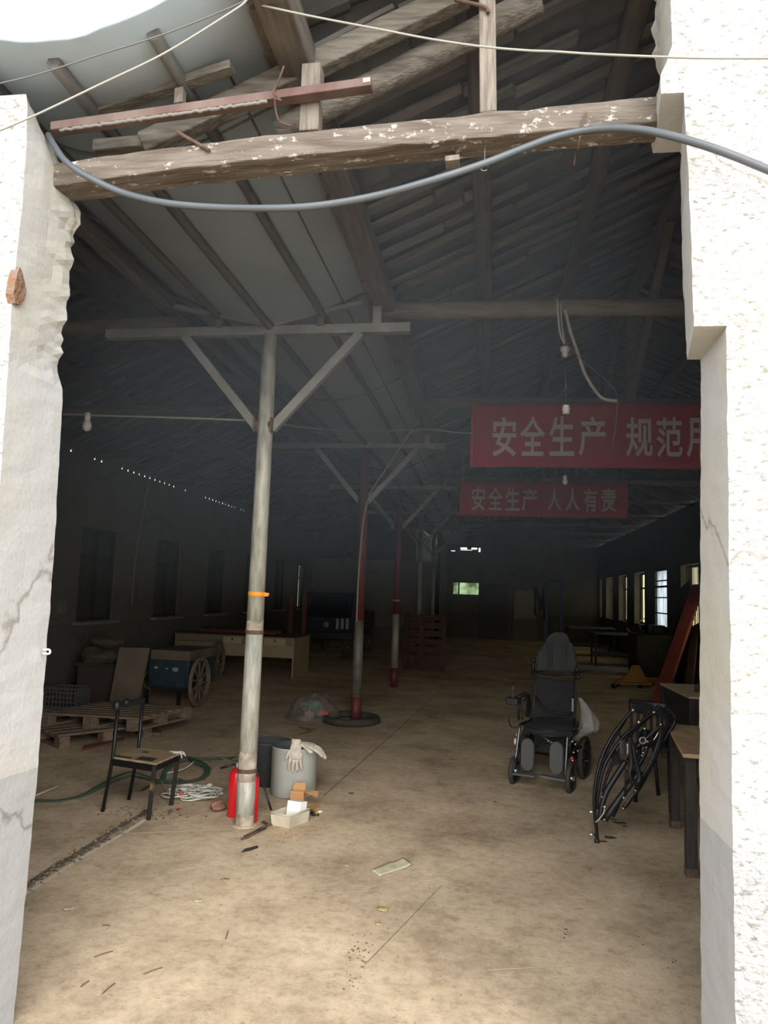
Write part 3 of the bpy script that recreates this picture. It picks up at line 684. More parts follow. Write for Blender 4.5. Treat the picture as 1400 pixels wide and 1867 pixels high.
# ------------------------------------------------------------------ support poles carrying the gutter
def zat(px, py, Y): return at(px, py, Y).z
PX = -1.628
def pole(name, Y, label, bands, rings, ztop=3.44, X=PX, extra=None, M_brace=M_CROSS):
    """bands: (z0, z1, material, name) ; rings: (z, material)"""
    t = thing(name, (X, Y, 0), label, 'pole')
    for z0, z1, M, nm in bands:
        m = MB(); r0 = .064-.012*z0/3.4; r1 = .064-.012*z1/3.4
        m.lathe([(0, z0), (r0, z0), (r1, z1), (0, z1)], (X, Y, 0), n=24); m.build(nm, M, t)
    for z, M in rings:
        m = MB(); r = .064-.012*z/3.4
        m.lathe([(r-.004, z-.016), (r+.004, z-.012), (r+.008, z-.006), (r+.004, z), (r+.008, z+.006), (r+.004, z+.012), (r-.004, z+.016)], (X, Y, 0), n=24); m.build('weld_ring', M, t)
    m = MB(); m.bar((-2.90, Y, 3.462), (-.60, Y, 3.474), .07, .068); cb = m.build('cross_bar', M_brace, t, bevel=.004)
    for s, x1 in ((-1, -2.28), (1, -.955)):
        m = MB(); m.bar((X+s*.05, Y-.005, 2.74), (x1, Y-.005, 3.44), .06, .062); m.build('brace', M_brace, t, bevel=.003)
        m = MB(); m.box((X+s*.062, Y-.05, 2.76), (.012, .05, .10)); m.ball((X+s*.05, Y-.062, 2.765), (.016, .01, .022), 8); m.build('gusset', M_RUST, t)
    # slanting boards that cradle the gutter, each on a stick
    for s, x1 in ((-1, -2.36), (1, -.95)):
        m = MB(); m.bar((X+s*.04, Y-.03, 3.505), (x1, Y-.03, 3.655), .05, .03); m.build('cradle_board', M_CROSS, t)
        xs = X+s*.38; m = MB(); m.bar((xs, Y-.03, 3.49), (xs, Y-.03, 3.575), .05, .035, (0, 1, 0)); m.build('stick', M_TIMBERD, t)
    m = MB(); m.bar((-.80, Y-.04, 3.49), (-.80, Y+.04, 3.49), .08, .02); m.bar((-.84, Y, 3.50), (-.84, Y, 3.63), .06, .06, (0, 1, 0)); m.build('bearing_block', M_CROSS, t)
    return t
Y1, Y2, Y3 = 5.05, 9.24, 12.9
z_a, z_b = zat(458, 1152, Y1), zat(443, 1403, Y1)
p1 = pole('support_pole', Y1, 'bare galvanised steel pole nearest the doorway with an orange tape band', [(0, z_b, M_GALV, 'lower_tube'), (z_b, z_a, M_GALV, 'middle_tube'), (z_a, 3.44, M_GALV, 'upper_tube')], [(z_a, M_RUST), (z_b, M_RUST)])
zt = zat(463, 1083, Y1); rr = .064-.012*zt/3.4+.0015
m = MB(); m.lathe([(rr-.002, zt-.017), (rr, zt-.017), (rr, zt+.017), (rr-.002, zt+.017)], (PX, Y1, 0), n=24); tp = m.build('tape_band', M_ORANGE, p1)
m = MB(); m.prism([(PX+.058, Y1-.01, zt-.014), (PX+.092, Y1-.02, zt-.012), (PX+.098, Y1-.02, zt+.010), (PX+.060, Y1-.01, zt+.014)], (0, .002, 0)); m.build('tape_end', M_ORANGE, tp)
# rust staining round the welds is a sleeve of scale on the steel
def rust_stain():
    m_ = mat('rust_bloom', (.17, .10, .065), .9, col2=(.42, .39, .32), scale=14, bump=.2, lo=.3, hi=.7); return m_
for z, h in ((z_a+.05, .09), (z_b+.07, .13), (z_b-.04, .06), (.05, .08)):
    r = .064-.012*z/3.4+.0008; m = MB(); prof = [(r, z-h/2), (r, z+h/2)]
    n = 28; vs = []
    for i in range(n): a = 2*math.pi*i/n; vs += [Vector((PX+r*math.cos(a), Y1+r*math.sin(a), z-h/2)), Vector((PX+r*math.cos(a), Y1+r*math.sin(a), z+h*(.2+.5*abs(noise.noise((math.cos(a)*2, math.sin(a)*2, z))))))]
    m.add(vs, [(2*i, 2*((i+1) % n), 2*((i+1) % n)+1, 2*i+1) for i in range(n)], True); m.build('rust_bloom', rust_stain(), p1)
z1, z2, z3 = zat(652, 1131, Y2), zat(646, 1268, Y2), zat(648, 1056, Y2)
p2 = pole('support_pole', Y2, 'red painted pole with bare grey middle, standing inside the tyre on the floor', [(0, z2, M_REDPOLE, 'red_foot'), (z2, z1, mat('worn_tube', (.17, .165, .15), .6, .3, col2=(.12, .10, .085), scale=7), 'bare_tube'), (z1, 3.44, M_REDPOLE, 'red_tube')], [(z2, M_RUST), (z3, M_REDPOLE)])
z1, z2, z3 = zat(733, 1120, Y3), zat(730, 1218, Y3), zat(734, 1095, Y3)
p3 = pole('support_pole', Y3, 'red painted pole with a bare grey section beside the upright red pallet', [(0, z2, M_REDPOLE, 'red_foot'), (z2, z1, mat('worn_pale_tube', (.26, .25, .22), .6, .3), 'bare_tube'), (z1, 3.44, M_REDPOLE, 'red_tube')], [(z3, M_WIRE)])
pole('support_pole', 17.0, 'dark grey pole far back, next behind the upright red pallet', [(0, 3.44, M_CROSS, 'tube')], [])
pole('support_pole', 21.0, 'dark grey pole farthest back beneath the gutter', [(0, 3.44, M_CROSS, 'tube')], [])

# ------------------------------------------------------------------ cables and wires
def wire(name, pts, r, M, label, cat='wire', k=6, org=None):
    m = MB(); m.tube(smooth_path(pts, k), r, 8); o = m.build(name, M, org=org or pts[0]); return tag(o, label, cat)
P = [at(88, 246, 2.50), at(102, 270, 2.47), at(122, 296, 2.44), at(160, 322, 2.42), at(220, 350, 2.42), at(290, 368, 2.38), at(370, 377, 2.36), at(470, 380, 2.34), at(570, 376, 2.33), at(680, 358, 2.33), at(790, 328, 2.34), at(880, 299, 2.36), at(960, 268, 2.39), at(1010, 250, 2.41), at(1060, 239, 2.42), at(1110, 234, 2.40), at(1165, 236, 2.34), at(1225, 248, 2.28), at(1290, 267, 2.25), at(1350, 289, 2.24), at(1420, 318, 2.22), at(1500, 352, 2.2)]
cb = wire('conduit_cable', P, .0125, M_CABLE, 'thick grey cable sagging across the broken doorway and over the right pier', 'cable')
wire('thin_wire', [at(470, 8, 2.3), at(560, 28, 2.28), at(700, 55, 2.26), at(790, 72, 2.24), at(880, 85, 2.22), at(960, 92, 2.21), at(1010, 94, 2.20), at(1090, 99, 2.19), at(1215, 104, 2.17), at(1300, 106, 2.16), at(1450, 106, 2.14)], .0035, M_WIRE, 'thin pale wire running across the top to the right pier', 'wire')
wire('thin_wire', [at(-40, 254, 2.0), at(60, 212, 2.02), at(180, 155, 2.05), at(300, 97, 2.08), at(425, 20, 2.12), at(450, 0, 2.14)], .0032, M_WIRE, 'thin pale wire slanting up past the left pier top', 'wire')
wire('thin_wire', [at(-40, 160, 2.0), at(60, 138, 2.02), at(180, 100, 2.05), at(300, 62, 2.08), at(420, 14, 2.12), at(450, -2, 2.14)], .0024, M_DWIRE, 'thin dark wire slanting up under the gutter end at upper left', 'wire')
wire('cloth_wire', [at(60, 752, 5.35), at(165, 757, 5.3), at(330, 762, 5.22), at(460, 767, 5.125), at(490, 770, 5.12), at(560, 780, 6.6), at(640, 785, 8.2), at(720, 785, 8.0), at(782, 783, 7.7), at(830, 788, 7.66), at(862, 790, 7.64)], .008, M_WIRE, 'cream cable strung level from the left pier past the bare pole to the red banner', 'cable')
wire('drop_cable', [at(767, 760, 8.6), at(730, 815, 8.8), at(700, 860, 9.0), at(680, 890, 9.10), at(668, 920, 9.14), at(660, 970, 9.16), at(655, 1030, 9.16), at(652, 1080, 9.16), at(650, 1133, 9.16)], .010, M_WIRE, 'pale cable dropping down the front of the red pole with the tyre', 'cable')
# bulb on the left, hung from the cream cable
q = at(160, 757, 5.3)
t = thing('light_bulb', q, 'bare pale bulb hanging from the cream cable near the left pier', 'light bulb')
m = MB(); m.lathe([(.0, .02), (.022, .018), (.024, -.03), (.018, -.04)], q, n=14); m.build('socket', M_PORC, t)
m = MB(); m.lathe([(.016, -.035), (.032, -.065), (.036, -.09), (.028, -.118), (0, -.13)], q, n=16); m.build('glass', M_BULB, t)
# bulb holders on cords beneath the second and third tie logs
q = at(1030, 640, 5.2)
t = thing('lamp_holder', q, 'glass insulator hung on a loop of wire under the nearest tie log', 'insulator')
m = MB(); m.lathe([(0, .035), (.03, .03), (.036, .012), (.03, -.004), (.02, -.015), (.026, -.03), (.012, -.045), (0, -.046)], q, n=16); m.build('insulator_body', mat('smoky_glass', (.38, .36, .33), .25), t)
m = MB(); top = at(1016, 548, 5.14); m.tube(smooth_path([top+Vector((0, .06, .03)), top, at(1018, 580, 5.13), at(1021, 606, 5.17), at(1029, 628, 5.2)], 4), .009, 6); m.tube(smooth_path([at(1022, 552, 5.13), at(1024, 590, 5.15), at(1030, 630, 5.2)], 4), .005, 6); m.build('hanging_wire', M_WIRE, t)
q = at(1032, 746, 5.25)
t = thing('lamp_holder', q, 'white porcelain bulb holder on a thin cord in front of the larger red banner', 'lamp holder')
m = MB(); m.lathe([(0, .03), (.022, .028), (.026, .016), (.022, .010), (.029, .004), (.029, -.006), (.023, -.012), (.026, -.032), (0, -.034)], q, n=18); m.build('holder', M_PORC, t)
m = MB(); m.tube([q+Vector((0, 0, .02)), at(1031, 660, 5.22)], .003, 5); m.build('cord', M_DWIRE, t)
q = at(1030, 875, 7.85)
t = thing('lamp_holder', q, 'small pale bulb on a cord just below the larger red banner', 'lamp holder')
m = MB(); m.lathe([(0, .05), (.02, .045), (.02, .0), (.03, -.03), (0, -.055)], q, n=12); m.build('bulb', M_PORC, t)
m = MB(); m.tube([q+Vector((0, 0, .04)), (q.x, q.y, 3.60)], .003, 5); m.build('cord', M_DWIRE, t)
wire('loop_cable', [at(1030, 565, 5.14), at(1040, 605, 5.2), at(1052, 640, 5.25), at(1066, 680, 5.3), at(1082, 708, 5.3), at(1100, 727, 5.3), at(1124, 731, 5.3)], .012, mat('dusty_cable', (.27, .25, .2), .7), 'dusty cable curving down from the nearest tie log toward the red banner', 'cable')
wire('thin_wire', [at(1019, 556, 5.12), at(1028, 600, 5.19), at(1034, 628, 5.2), at(1060, 655, 5.25), at(1100, 690, 5.3), at(1122, 712, 5.3), at(1126, 735, 5.3), at(1122, 780, 5.3), at(1116, 812, 5.3)], .003, M_DWIRE, 'hair thin wire dangling in front of the larger red banner', 'wire')
wire('thin_wire', [at(272, 880, 9.8), at(262, 930, 9.9), at(250, 1000, 10), at(243, 1060, 10), at(241, 1102, 10)], .006, mat('grey_cord', (.2, .2, .19), .8), 'thin grey cord hanging down the dark left wall', 'wire')

# ------------------------------------------------------------------ banners with cut-out characters
def glyph(ch, x0, x1, z0, z1, Y, mb, bold=.018, th=.004):
    cu = bpy.data.curves.new('t', 'FONT'); cu.body = ch; cu.size = 1; cu.offset = bold; cu.resolution_u = 3
    ob = bpy.data.objects.new('t', cu); COL.objects.link(ob); dg = bpy.context.evaluated_depsgraph_get()
    me = bpy.data.meshes.new_from_object(ob.evaluated_get(dg)); bpy.data.objects.remove(ob); bpy.data.curves.remove(cu)
    if not len(me.vertices): return
    xs = [v.co.x for v in me.vertices]; ys = [v.co.y for v in me.vertices]
    a, b, c, d = min(xs), max(xs), min(ys), max(ys)
    mb.add([Vector((x0+(v.co.x-a)/(b-a)*(x1-x0), Y, z0+(v.co.y-c)/(d-c)*(z1-z0))) for v in me.vertices], [list(p.vertices) for p in me.polygons])
    bpy.data.meshes.remove(me)
def banner(name, Y, pxl, pyt, pyb, xr, label, chars, ztie):
    a, b = at(pxl, pyt, Y), at(pxl, pyb, Y)
    t = thing(name, (a.x, Y, b.z), label, 'banner')
    m = MB(); zt, zb = a.z, b.z
    def cloth(u, v):
        return Vector((a.x+(xr-a.x)*u+.004*math.sin(v*3), Y+.012*math.sin(u*23+1)*(1-v)+.005, zb+(zt-zb)*v-.010*math.sin(u*math.pi*6)**2*(v > .99)))
    m.grid(cloth, 60, 12); o = m.build('cloth', M_BANNER, t); mo = o.modifiers.new('t', 'SOLIDIFY'); mo.thickness = .003
    m = MB(); m.tube([(a.x+.012, Y-.004, zb), (a.x+.012, Y-.004, zt+.01)], .016, 8); m.build('hem', mat('banner_hem', (.42, .05, .05), .7), t)
    m = MB()
    for ch, x0, x1, y0, y1 in chars:
        p, q = at(x0, y1, Y-.016), at(x1, y0, Y-.016); glyph(ch, p.x, q.x, p.z, q.z, Y-.016, m)
    m.build('lettering', M_BANNERTXT, t)
    m = MB()
    for x in (a.x+.03, (a.x+xr)/2, xr-.05): m.tube([(x, Y, zt-.01), (x, Y+.03, ztie)], .004, 5)
    m.build('tie_cord', M_WIRE, t); return t
banner('banner', 7.70, 860, 735, 851, 3.35, 'larger red banner, the nearer one, with white Chinese characters, cut off by the right pier', [('安', 897, 942, 760, 832), ('全', 948, 994, 759, 831), ('生', 1001, 1047, 759, 831), ('产', 1055, 1104, 759, 832), ('规', 1141, 1190, 761, 833), ('范', 1197, 1244, 761, 834), ('用', 1252, 1299, 762, 834)], 3.63)
banner('banner', 10.28, 840, 876, 940, 1.80, 'smaller dim red banner with eight pale characters, hanging behind the larger one', [('安', 859, 885, 887, 931), ('全', 889, 917, 888, 930), ('生', 921, 948, 889, 931), ('产', 951, 980, 889, 932), ('人', 998, 1024, 889, 932), ('人', 1031, 1057, 890, 932), ('有', 1063, 1089, 890, 933), ('责', 1096, 1124, 890, 934)], 3.63)
# ------------------------------------------------------------------ near the bare pole
# chair
t = thing('steel_chair', (-2.47, 5.2, 0), 'black steel chair with a worn plywood seat, left of the bare pole', 'chair')
A0, B0, C0, D0 = Vector((-2.68, 5.09, 0)), Vector((-2.292, 4.995, 0)), Vector((-2.291, 5.36, 0)), Vector((-2.648, 5.41, 0))
A1, B1, C1, D1 = Vector((-2.634, 5.09, .365)), Vector((-2.275, 5.0, .365)), Vector((-2.262, 5.36, .365)), Vector((-2.60, 5.41, .365))
for p, q, e in ((A0, A1, (-2.620, 5.09, .715)), (D0, D1, (-2.590, 5.41, .715))):
    m = MB(); m.tube([p, q, Vector(e)], .013, 10); m.build('back_leg', M_BLACK, t)
for p, q in ((B0, B1), (C0, C1)):
    m = MB(); m.bar(p, q, .025, .025, (0, 1, 0)); m.build('front_leg', mat('chipped_black', (.02, .018, .016), .5, .2, col2=(.22, .13, .05), scale=9, lo=.6, hi=.68), t, bevel=.002)
m = MB()
for p, q in ((A1, B1), (B1, C1), (C1, D1), (D1, A1)): m.bar(p-Vector((0, 0, .022)), q-Vector((0, 0, .022)), .022, .042)
m.build('seat_frame', M_BLACK, t)
m = MB(); m.prism([A1+Vector((.012, -.012, .002)), B1+Vector((.016, -.016, .002)), C1+Vector((.03, .012, .002)), D1+Vector((-.0, .012, .002))], (0, 0, .014)); st = m.build('seat', M_CHAIRW, t, bevel=.003)
m = MB(); z = .382
for a, b, c, d in ((.52, .02, .92, .30), (.0, .0, .42, .12), (.30, .62, .46, .72)):
    m = MB()
    def sp(u, v): return (A1+(B1-A1)*u).lerp(D1+(C1-D1)*u, v)+Vector((0, 0, .0175))
    m.prism([sp(a, b), sp(c, b+.02), sp(c-.02, d), sp(a+.01, d)], (0, 0, .001)); m.build('worn_veneer', mat('dark_veneer', (.035, .028, .024), .7), st)
m = MB(); q0, q1 = Vector((-2.622, 5.07, .735)), Vector((-2.592, 5.43, .728))
m.bar(q0, q1, .022, .035); m.ball(q0+Vector((0, 0, .0)), (.03, .03, .04), 8); m.ball(q0.lerp(q1, .35)+Vector((0, 0, .012)), (.028, .04, .026), 8); m.build('back_rail', M_BLACKPL, t)
m = MB()
p0 = C1+Vector((.02, -.03, .018)); random.seed(3)
for i in range(9): m.tube(smooth_path([p0+Vector((random.uniform(-.09, .0), random.uniform(-.05, .03), .004)), p0+Vector((random.uniform(-.02, .03), random.uniform(-.03, .02), .004)), p0+Vector((random.uniform(.01, .05), random.uniform(-.03, .02), random.uniform(-.03, .004)))], 3), .004, 5)
o = m.build('frayed_string', M_ROPE, org=p0); tag(o, 'frayed tan string tied round the seat corner of the steel chair', 'string')

# two fire extinguishers behind the pole
def exting(px, pyb, label, s):
    c = fl(px, pyb); c.z = 0; c.y += .055
    t = thing('fire_extinguisher', c, label, 'fire extinguisher', 'red fire extinguishers behind the bare pole')
    m = MB(); m.lathe([(0, 0), (.050, 0), (.054, .006), (.054, .275), (.050, .295), (.034, .318), (.016, .328), (.016, .335), (0, .335)], c, n=28); m.build('cylinder', M_REDEXT, t)
    m = MB(); m.lathe([(.015, .328), (.015, .36), (.011, .372), (0, .372)], c, n=14); m.build('valve', mat('brass_valve', (.4, .36, .28), .4, .7), t)
    m = MB(); h = c+Vector((0, 0, .365)); m.bar(h+Vector((.02, 0, 0)), h+Vector((-.115, -.03, .035)), .016, .010); m.bar(h+Vector((.01, 0, -.02)), h+Vector((-.085, -.02, -.018)), .016, .008); m.build('lever', M_BLACKPL, t)
    if s:
        m = MB(); m.tube(smooth_path([c+Vector((.01, 0, .345)), c+Vector((.05, .01, .31)), fl(470, 1415, .28), fl(482, 1437, .18), fl(489, 1460, .10), fl(494, 1476, .03)], 6), [.0085]*30+[.010, .013, .014][:1], 8); m.build('hose', M_BLACKPL, t)
    else:
        m = MB(); m.tube(smooth_path([c+Vector((-.01, .01, .35)), c+Vector((-.10, .06, .32)), c+Vector((-.15, .08, .30))], 5), .0085, 8); m.build('hose', M_BLACKPL, t)
    return t
exting(423, 1492, 'red fire extinguisher showing at the left of the bare pole', 0)
exting(450, 1502, 'red fire extinguisher showing at the right of the bare pole, black hose curving down', 1)

# grey tub with gloves, darker tub behind it
c = fl(522, 1458); c.y += .19; c.z = 0
t = thing('plastic_tub', c, 'pale grey plastic tub with gloves over its rim, right of the bare pole', 'tub')
R = .182
m = MB(); m.lathe([(0, .0), (R-.012, 0), (R-.004, .01), (R, .36), (R+.004, .366), (R+.001, .372)], c, n=48); m.build('outer_wall', M_GREY, t)
m = MB(); m.lathe([(0, .02), (R-.018, .02), (R-.008, .3), (R-.004, .371), (R+.001, .373)], c, n=48); m.build('inner_wall', M_DGREY, t)
c2 = c+Vector((-.265, .25, 0))
t = thing('plastic_tub', c2, 'dark grey plastic tub half hidden between the bare pole and the pale tub', 'tub')
m = MB(); m.lathe([(0, .0), (.15, 0), (.158, .33), (.166, .335), (.166, .345), (.15, .345), (.145, .02), (0, .02)], c2, n=36); m.build('bucket_wall', M_DGREY, t)
m = MB(); m.tube([c2+Vector((.165*math.cos(a), .165*math.sin(a), .335-.02*abs(math.sin(a)))) for a in [math.pi*i/14 for i in range(15)]], .004, 6); m.build('bail', M_BLACK, t)

def glove(name, base, fwd, side, up, s, label, bend):
    """cotton glove: cuff, palm, four unequal fingers and a thumb; fwd = finger direction"""
    fwd, side, up = Vector(fwd).normalized(), Vector(side).normalized(), Vector(up).normalized()
    m = MB()
    def p(x, y, z): return Vector(base)+side*(x*s)+fwd*(y*s)+up*(z*s)
    m.tube([p(0, -.075, 0), p(0, -.04, 0), p(0, 0, 0), p(.002, .04, 0), p(.002, .072, 0)], [.036*s, .036*s, .046*s, .053*s, .051*s], 14, flat=.42, flatdir=up)
    for i, (x, L) in enumerate(((-.040, .088), (-.0135, .108), (.0135, .104), (.040, .082))):
        k = bend*(1+.25*i)
        m.tube(smooth_path([p(x*.9, .06, 0), p(x*1.08, .075+L*.35, -k*.25*L), p(x*1.2, .075+L*.7, -k*.7*L), p(x*1.24, .075+L*.93, -k*1.15*L)], 4), [.0118*s]*10+[.0110*s, .0098*s, .006*s], 9)
    m.tube(smooth_path([p(-.030, .005, 0), p(-.058, .035, -.004), p(-.068, .062, -.012), p(-.066, .085, -.02)], 4), [.014*s]*10+[.012*s, .010*s, .006*s], 9)
    o = m.build(name, M_COTTON, org=base); r = o.modifiers.new('knit', 'REMESH'); r.mode = 'VOXEL'; r.voxel_size = .0028; r.use_smooth_shade = True
    sm = o.modifiers.new('soft', 'SMOOTH'); sm.iterations = 2; sm.factor = .4
    return tag(o, label, 'glove', 'cotton gloves on the tub rim')
rim = c+Vector((.055, -.176, .385))
g1 = glove('cotton_glove', rim+Vector((0, -.014, -.005)), (.02, -.10, -1), (1, .15, 0), (.1, -1, .1), 1.0, 'dirty white cotton glove hanging fingers down over the front of the pale tub', .15)
g2 = glove('cotton_glove', c+Vector((.105, -.125, .405)), (1, .0, -.18), (.0, 1, .1), (.15, -.1, 1), 1.08, 'dirty white cotton glove lying over the tub rim with fingers sticking out right', .35)

# milky tray with its odd contents, cartons, pliers, scraps
def boxtray(name, P, h, th, M, label, cat, flare=.006):
    """open box on four floor corners"""
    ctr = sum(P, Vector())/4; m = MB(); n = 4
    def ring(z, inset): return [p+(p-ctr).normalized()*inset+Vector((0, 0, z)) for p in P]
    rs = [ring(0, -flare), ring(h, flare), ring(h, flare-th*1.4), ring(th, -flare-th*1.4)]
    vs = [q for r in rs for q in r]
    m.add(vs, [(k*4+i, k*4+(i+1) % 4, (k+1)*4+(i+1) % 4, (k+1)*4+i) for k in range(3) for i in range(4)]+[(0, 3, 2, 1), (12, 13, 14, 15)])
    o = m.build(name, M, org=(ctr.x, ctr.y, 0), bevel=.003); return tag(o, label, cat)
T = [fl(496, 1505), fl(532, 1511), fl(558, 1490), fl(524, 1480)]
T = [Vector((-1.455, 5.09, 0)), Vector((-1.315, 5.055, 0)), Vector((-1.225, 5.24, 0)), Vector((-1.365, 5.275, 0))]
tr = boxtray('plastic_tray', T, .085, .004, M_WHITEPL, 'grubby milky plastic tray on the floor in front of the pale tub', 'tray')
ctr = sum(T, Vector())/4
m = MB(); m.tube([p+(p-ctr).normalized()*.010+Vector((0, 0, .084)) for p in T], .005, 6, closed=True); ORG[tr.name] = Vector((ctr.x, ctr.y, 0)); m.build('rim', M_WHITEPL, tr)
e1 = (T[1]-T[0]).normalized(); e2 = (T[2]-T[1]).normalized()
R3 = Matrix((e1, e2, Vector((0, 0, 1)))).transposed()
m = MB(); m.box(ctr+e2*.055+e1*.005+Vector((0, 0, .075)), (.105, .07, .13), R3 @ Matrix.Rotation(-.12, 3, 'X')); o = m.build('white_carton', M_WHITE, org=ctr+Vector((0, 0, .02)), bevel=.003); tag(o, 'small white carton standing in the milky plastic tray', 'carton')
# cardboard carton with open flaps
b0 = fl(538, 1472)+Vector((0, .07, 0)); b0.z = 0
t = thing('cardboard_box', b0, 'small orange brown cardboard carton with open flaps between tray and pale tub', 'carton')
w, d, h = .10, .055, .105
m = MB()
for cc, ss in (((0, -d/2, h/2), (w, .003, h)), ((0, d/2, h/2), (w, .003, h)), ((-w/2, 0, h/2), (.003, d, h)), ((w/2, 0, h/2), (.003, d, h)), ((0, 0, .002), (w, d, .003))): m.box(b0+Vector(cc), ss)
m.build('carton_wall', M_CARD, t)
m = MB(); m.prism([b0+Vector((w/2, -d/2, h)), b0+Vector((w/2, d/2, h)), b0+Vector((w/2+.10, d/2+.01, h-.01)), b0+Vector((w/2+.105, -d/2, h-.035))], (0, 0, .003)); m.build('side_flap', M_CARD, t)
m = MB(); m.prism([b0+Vector((-w/2, d/2, h)), b0+Vector((w/2, d/2, h)), b0+Vector((w/2-.01, d/2+.02, h+.045)), b0+Vector((-w/2+.01, d/2+.02, h+.045))], (0, .003, 0)); m.build('rear_flap', M_CARD, t)
# loose cardboard tab lying to the right
q = fl(560, 1472); m = MB(); m.prism([fl(552, 1477), fl(578, 1463), fl(582, 1470), fl(562, 1484)], (0, 0, .004)); o = m.build('cardboard_scrap', M_CARD, org=q); tag(o, 'flat scrap of brown cardboard right of the small carton', 'scrap')
# pliers
q0, q1 = fl(566, 1482), fl(591, 1498)
t = thing('pliers', (q0+q1)/2, 'yellow and black handled tool on the floor right of the tray', 'tool')
d = (q1-q0).normalized(); s_ = Vector((-d.y, d.x, 0))
z = Vector((0, 0, .014))
m = MB(); m.tube([q0+d*.035+s_*.014+z, q0+d*.075+s_*.016+z, q0+d*.105+s_*.008+z], [.011, .013, .010], 8); m.build('grip', M_YELLOW, t)
m = MB(); m.tube([q0+d*.030-s_*.012+z, q0+d*.07-s_*.018+z, q0+d*.10-s_*.014+z], [.011, .013, .010], 8); m.build('grip', M_BLACKPL, t)
m = MB(); m.tube([q0+d*.040+z, q0+d*.012+z, q0-d*.012+z], [.016, .013, .006], 8); m.build('jaw', M_RUST, t)
m = MB(); m.ball(q0+d*.102+s_*.008+z, (.011, .010, .010), 8); m.build('grip_end', M_BLACKPL, t)
q = fl(583, 1482); m = MB(); m.ball(q+Vector((0, 0, .008)), (.022, .010, .008), 8, rz(.6)); o = m.build('paper_wad', M_WHITE, org=q); tag(o, 'tiny white wad beside the yellow handled tool', 'paper')
# turnbuckle
q0, q1 = fl(437, 1535), fl(491, 1507); d = (q1-q0).normalized(); s_ = Vector((-d.y, d.x, 0)); z = Vector((0, 0, .012)); L = (q1-q0).length
t = thing('turnbuckle', q0, 'rusty iron turnbuckle lying at the foot of the bare pole', 'turnbuckle')
m = MB(); m.tube([q0+d*L*.2+s_*.012+z, q0+d*L*.8+s_*.012+z], .006, 8); m.tube([q0+d*L*.2-s_*.012+z, q0+d*L*.8-s_*.012+z], .006, 8); m.ball(q0+d*L*.2+z, (.018, .018, .011), 8); m.ball(q0+d*L*.8+z, (.018, .018, .011), 8); m.build('body', M_RUST, t)
m = MB(); m.tube([q0+d*L*.05+z, q0+d*L*.3+z], .007, 8); m.build('screw', M_RUST, t)
m = MB(); m.tube([q0+d*L*.72+z, q0+d*L*.9+z], .007, 8); m.tube([q1+Vector((.016*math.cos(a), .016*math.sin(a), .010)) for a in [i*.6 for i in range(9)]], .006, 6); m.build('hook', M_RUST, t)
def chunk(name, P, h, M, label, cat, bevel=.001):
    m = MB(); m.prism(P, (0, 0, h)); o = m.build(name, M, org=sum(P, Vector())/len(P), bevel=bevel); return tag(o, label, cat)
chunk('steel_strip', [fl(439, 1555), fl(446, 1548), fl(470, 1542), fl(471, 1546), fl(458, 1551)], .003, mat('dark_steel_scrap', (.06, .058, .06), .5, .5), 'dark flat metal strip in front of the bare pole', 'scrap')
chunk('wood_sliver', [fl(475, 1500), fl(481, 1497), fl(489, 1502), fl(484, 1505)], .006, M_RUST, 'short rusty sliver between the pole foot and the tray', 'scrap')
q = fl(397, 1478); m = MB()
def brickf(u, v):
    th = math.pi*v; a = 2*math.pi*u; r = 1+.35*noise.noise((math.cos(a)*1.3, math.sin(a)*1.3, v*2.5))
    return q+Vector((.055*r*math.sin(th)*math.cos(a), .07*r*math.sin(th)*math.sin(a), .032+.032*r*math.cos(th)))
m.grid(brickf, 14, 9, smooth=False); o = m.build('brick_lump', mat('brick_lump', (.3, .15, .09), .95, col2=(.22, .11, .07), scale=12, bump=.5), org=q); tag(o, 'broken brown brick lump left of the fire extinguishers', 'brick')
# white rope heap
rnd = random.Random(11); c = fl(352, 1450); c.z = 0; m = MB()
pts = []; 
for i in range(92):
    a = i*.66; r = .13+.07*math.sin(i*1.13)+rnd.uniform(-.03, .03)
    pts.append(c+Vector((r*1.05*math.cos(a)+.03*math.sin(i*.31), r*.85*math.sin(a)+.03*math.cos(i*.27), .009+.05*(i/130)*max(0, 1-((r-.12)/.12)**2)+rnd.uniform(0, .012))))
m.tube(smooth_path(pts, 4), .0058, 7)
t = m.build('rope_heap', M_ROPE, org=c); tag(t, 'tangled heap of white rope on the floor between chair and extinguishers', 'rope')
m = MB(); q = fl(331, 1449, .03); m.box(q, (.035, .03, .03), rz(.4)); m.build('red_tag', M_REDPL, t, bevel=.004)
m = MB(); q = fl(382, 1432, .05); m.ball(q, (.026, .02, .017), 8, rz(.5)); m.build('knot', M_ROPE, t)
chunk('red_scrap', [fl(320, 1477), fl(326, 1474), fl(330, 1475), fl(323, 1479)], .005, M_REDPL, 'tiny red plastic scrap in front of the white rope', 'scrap')
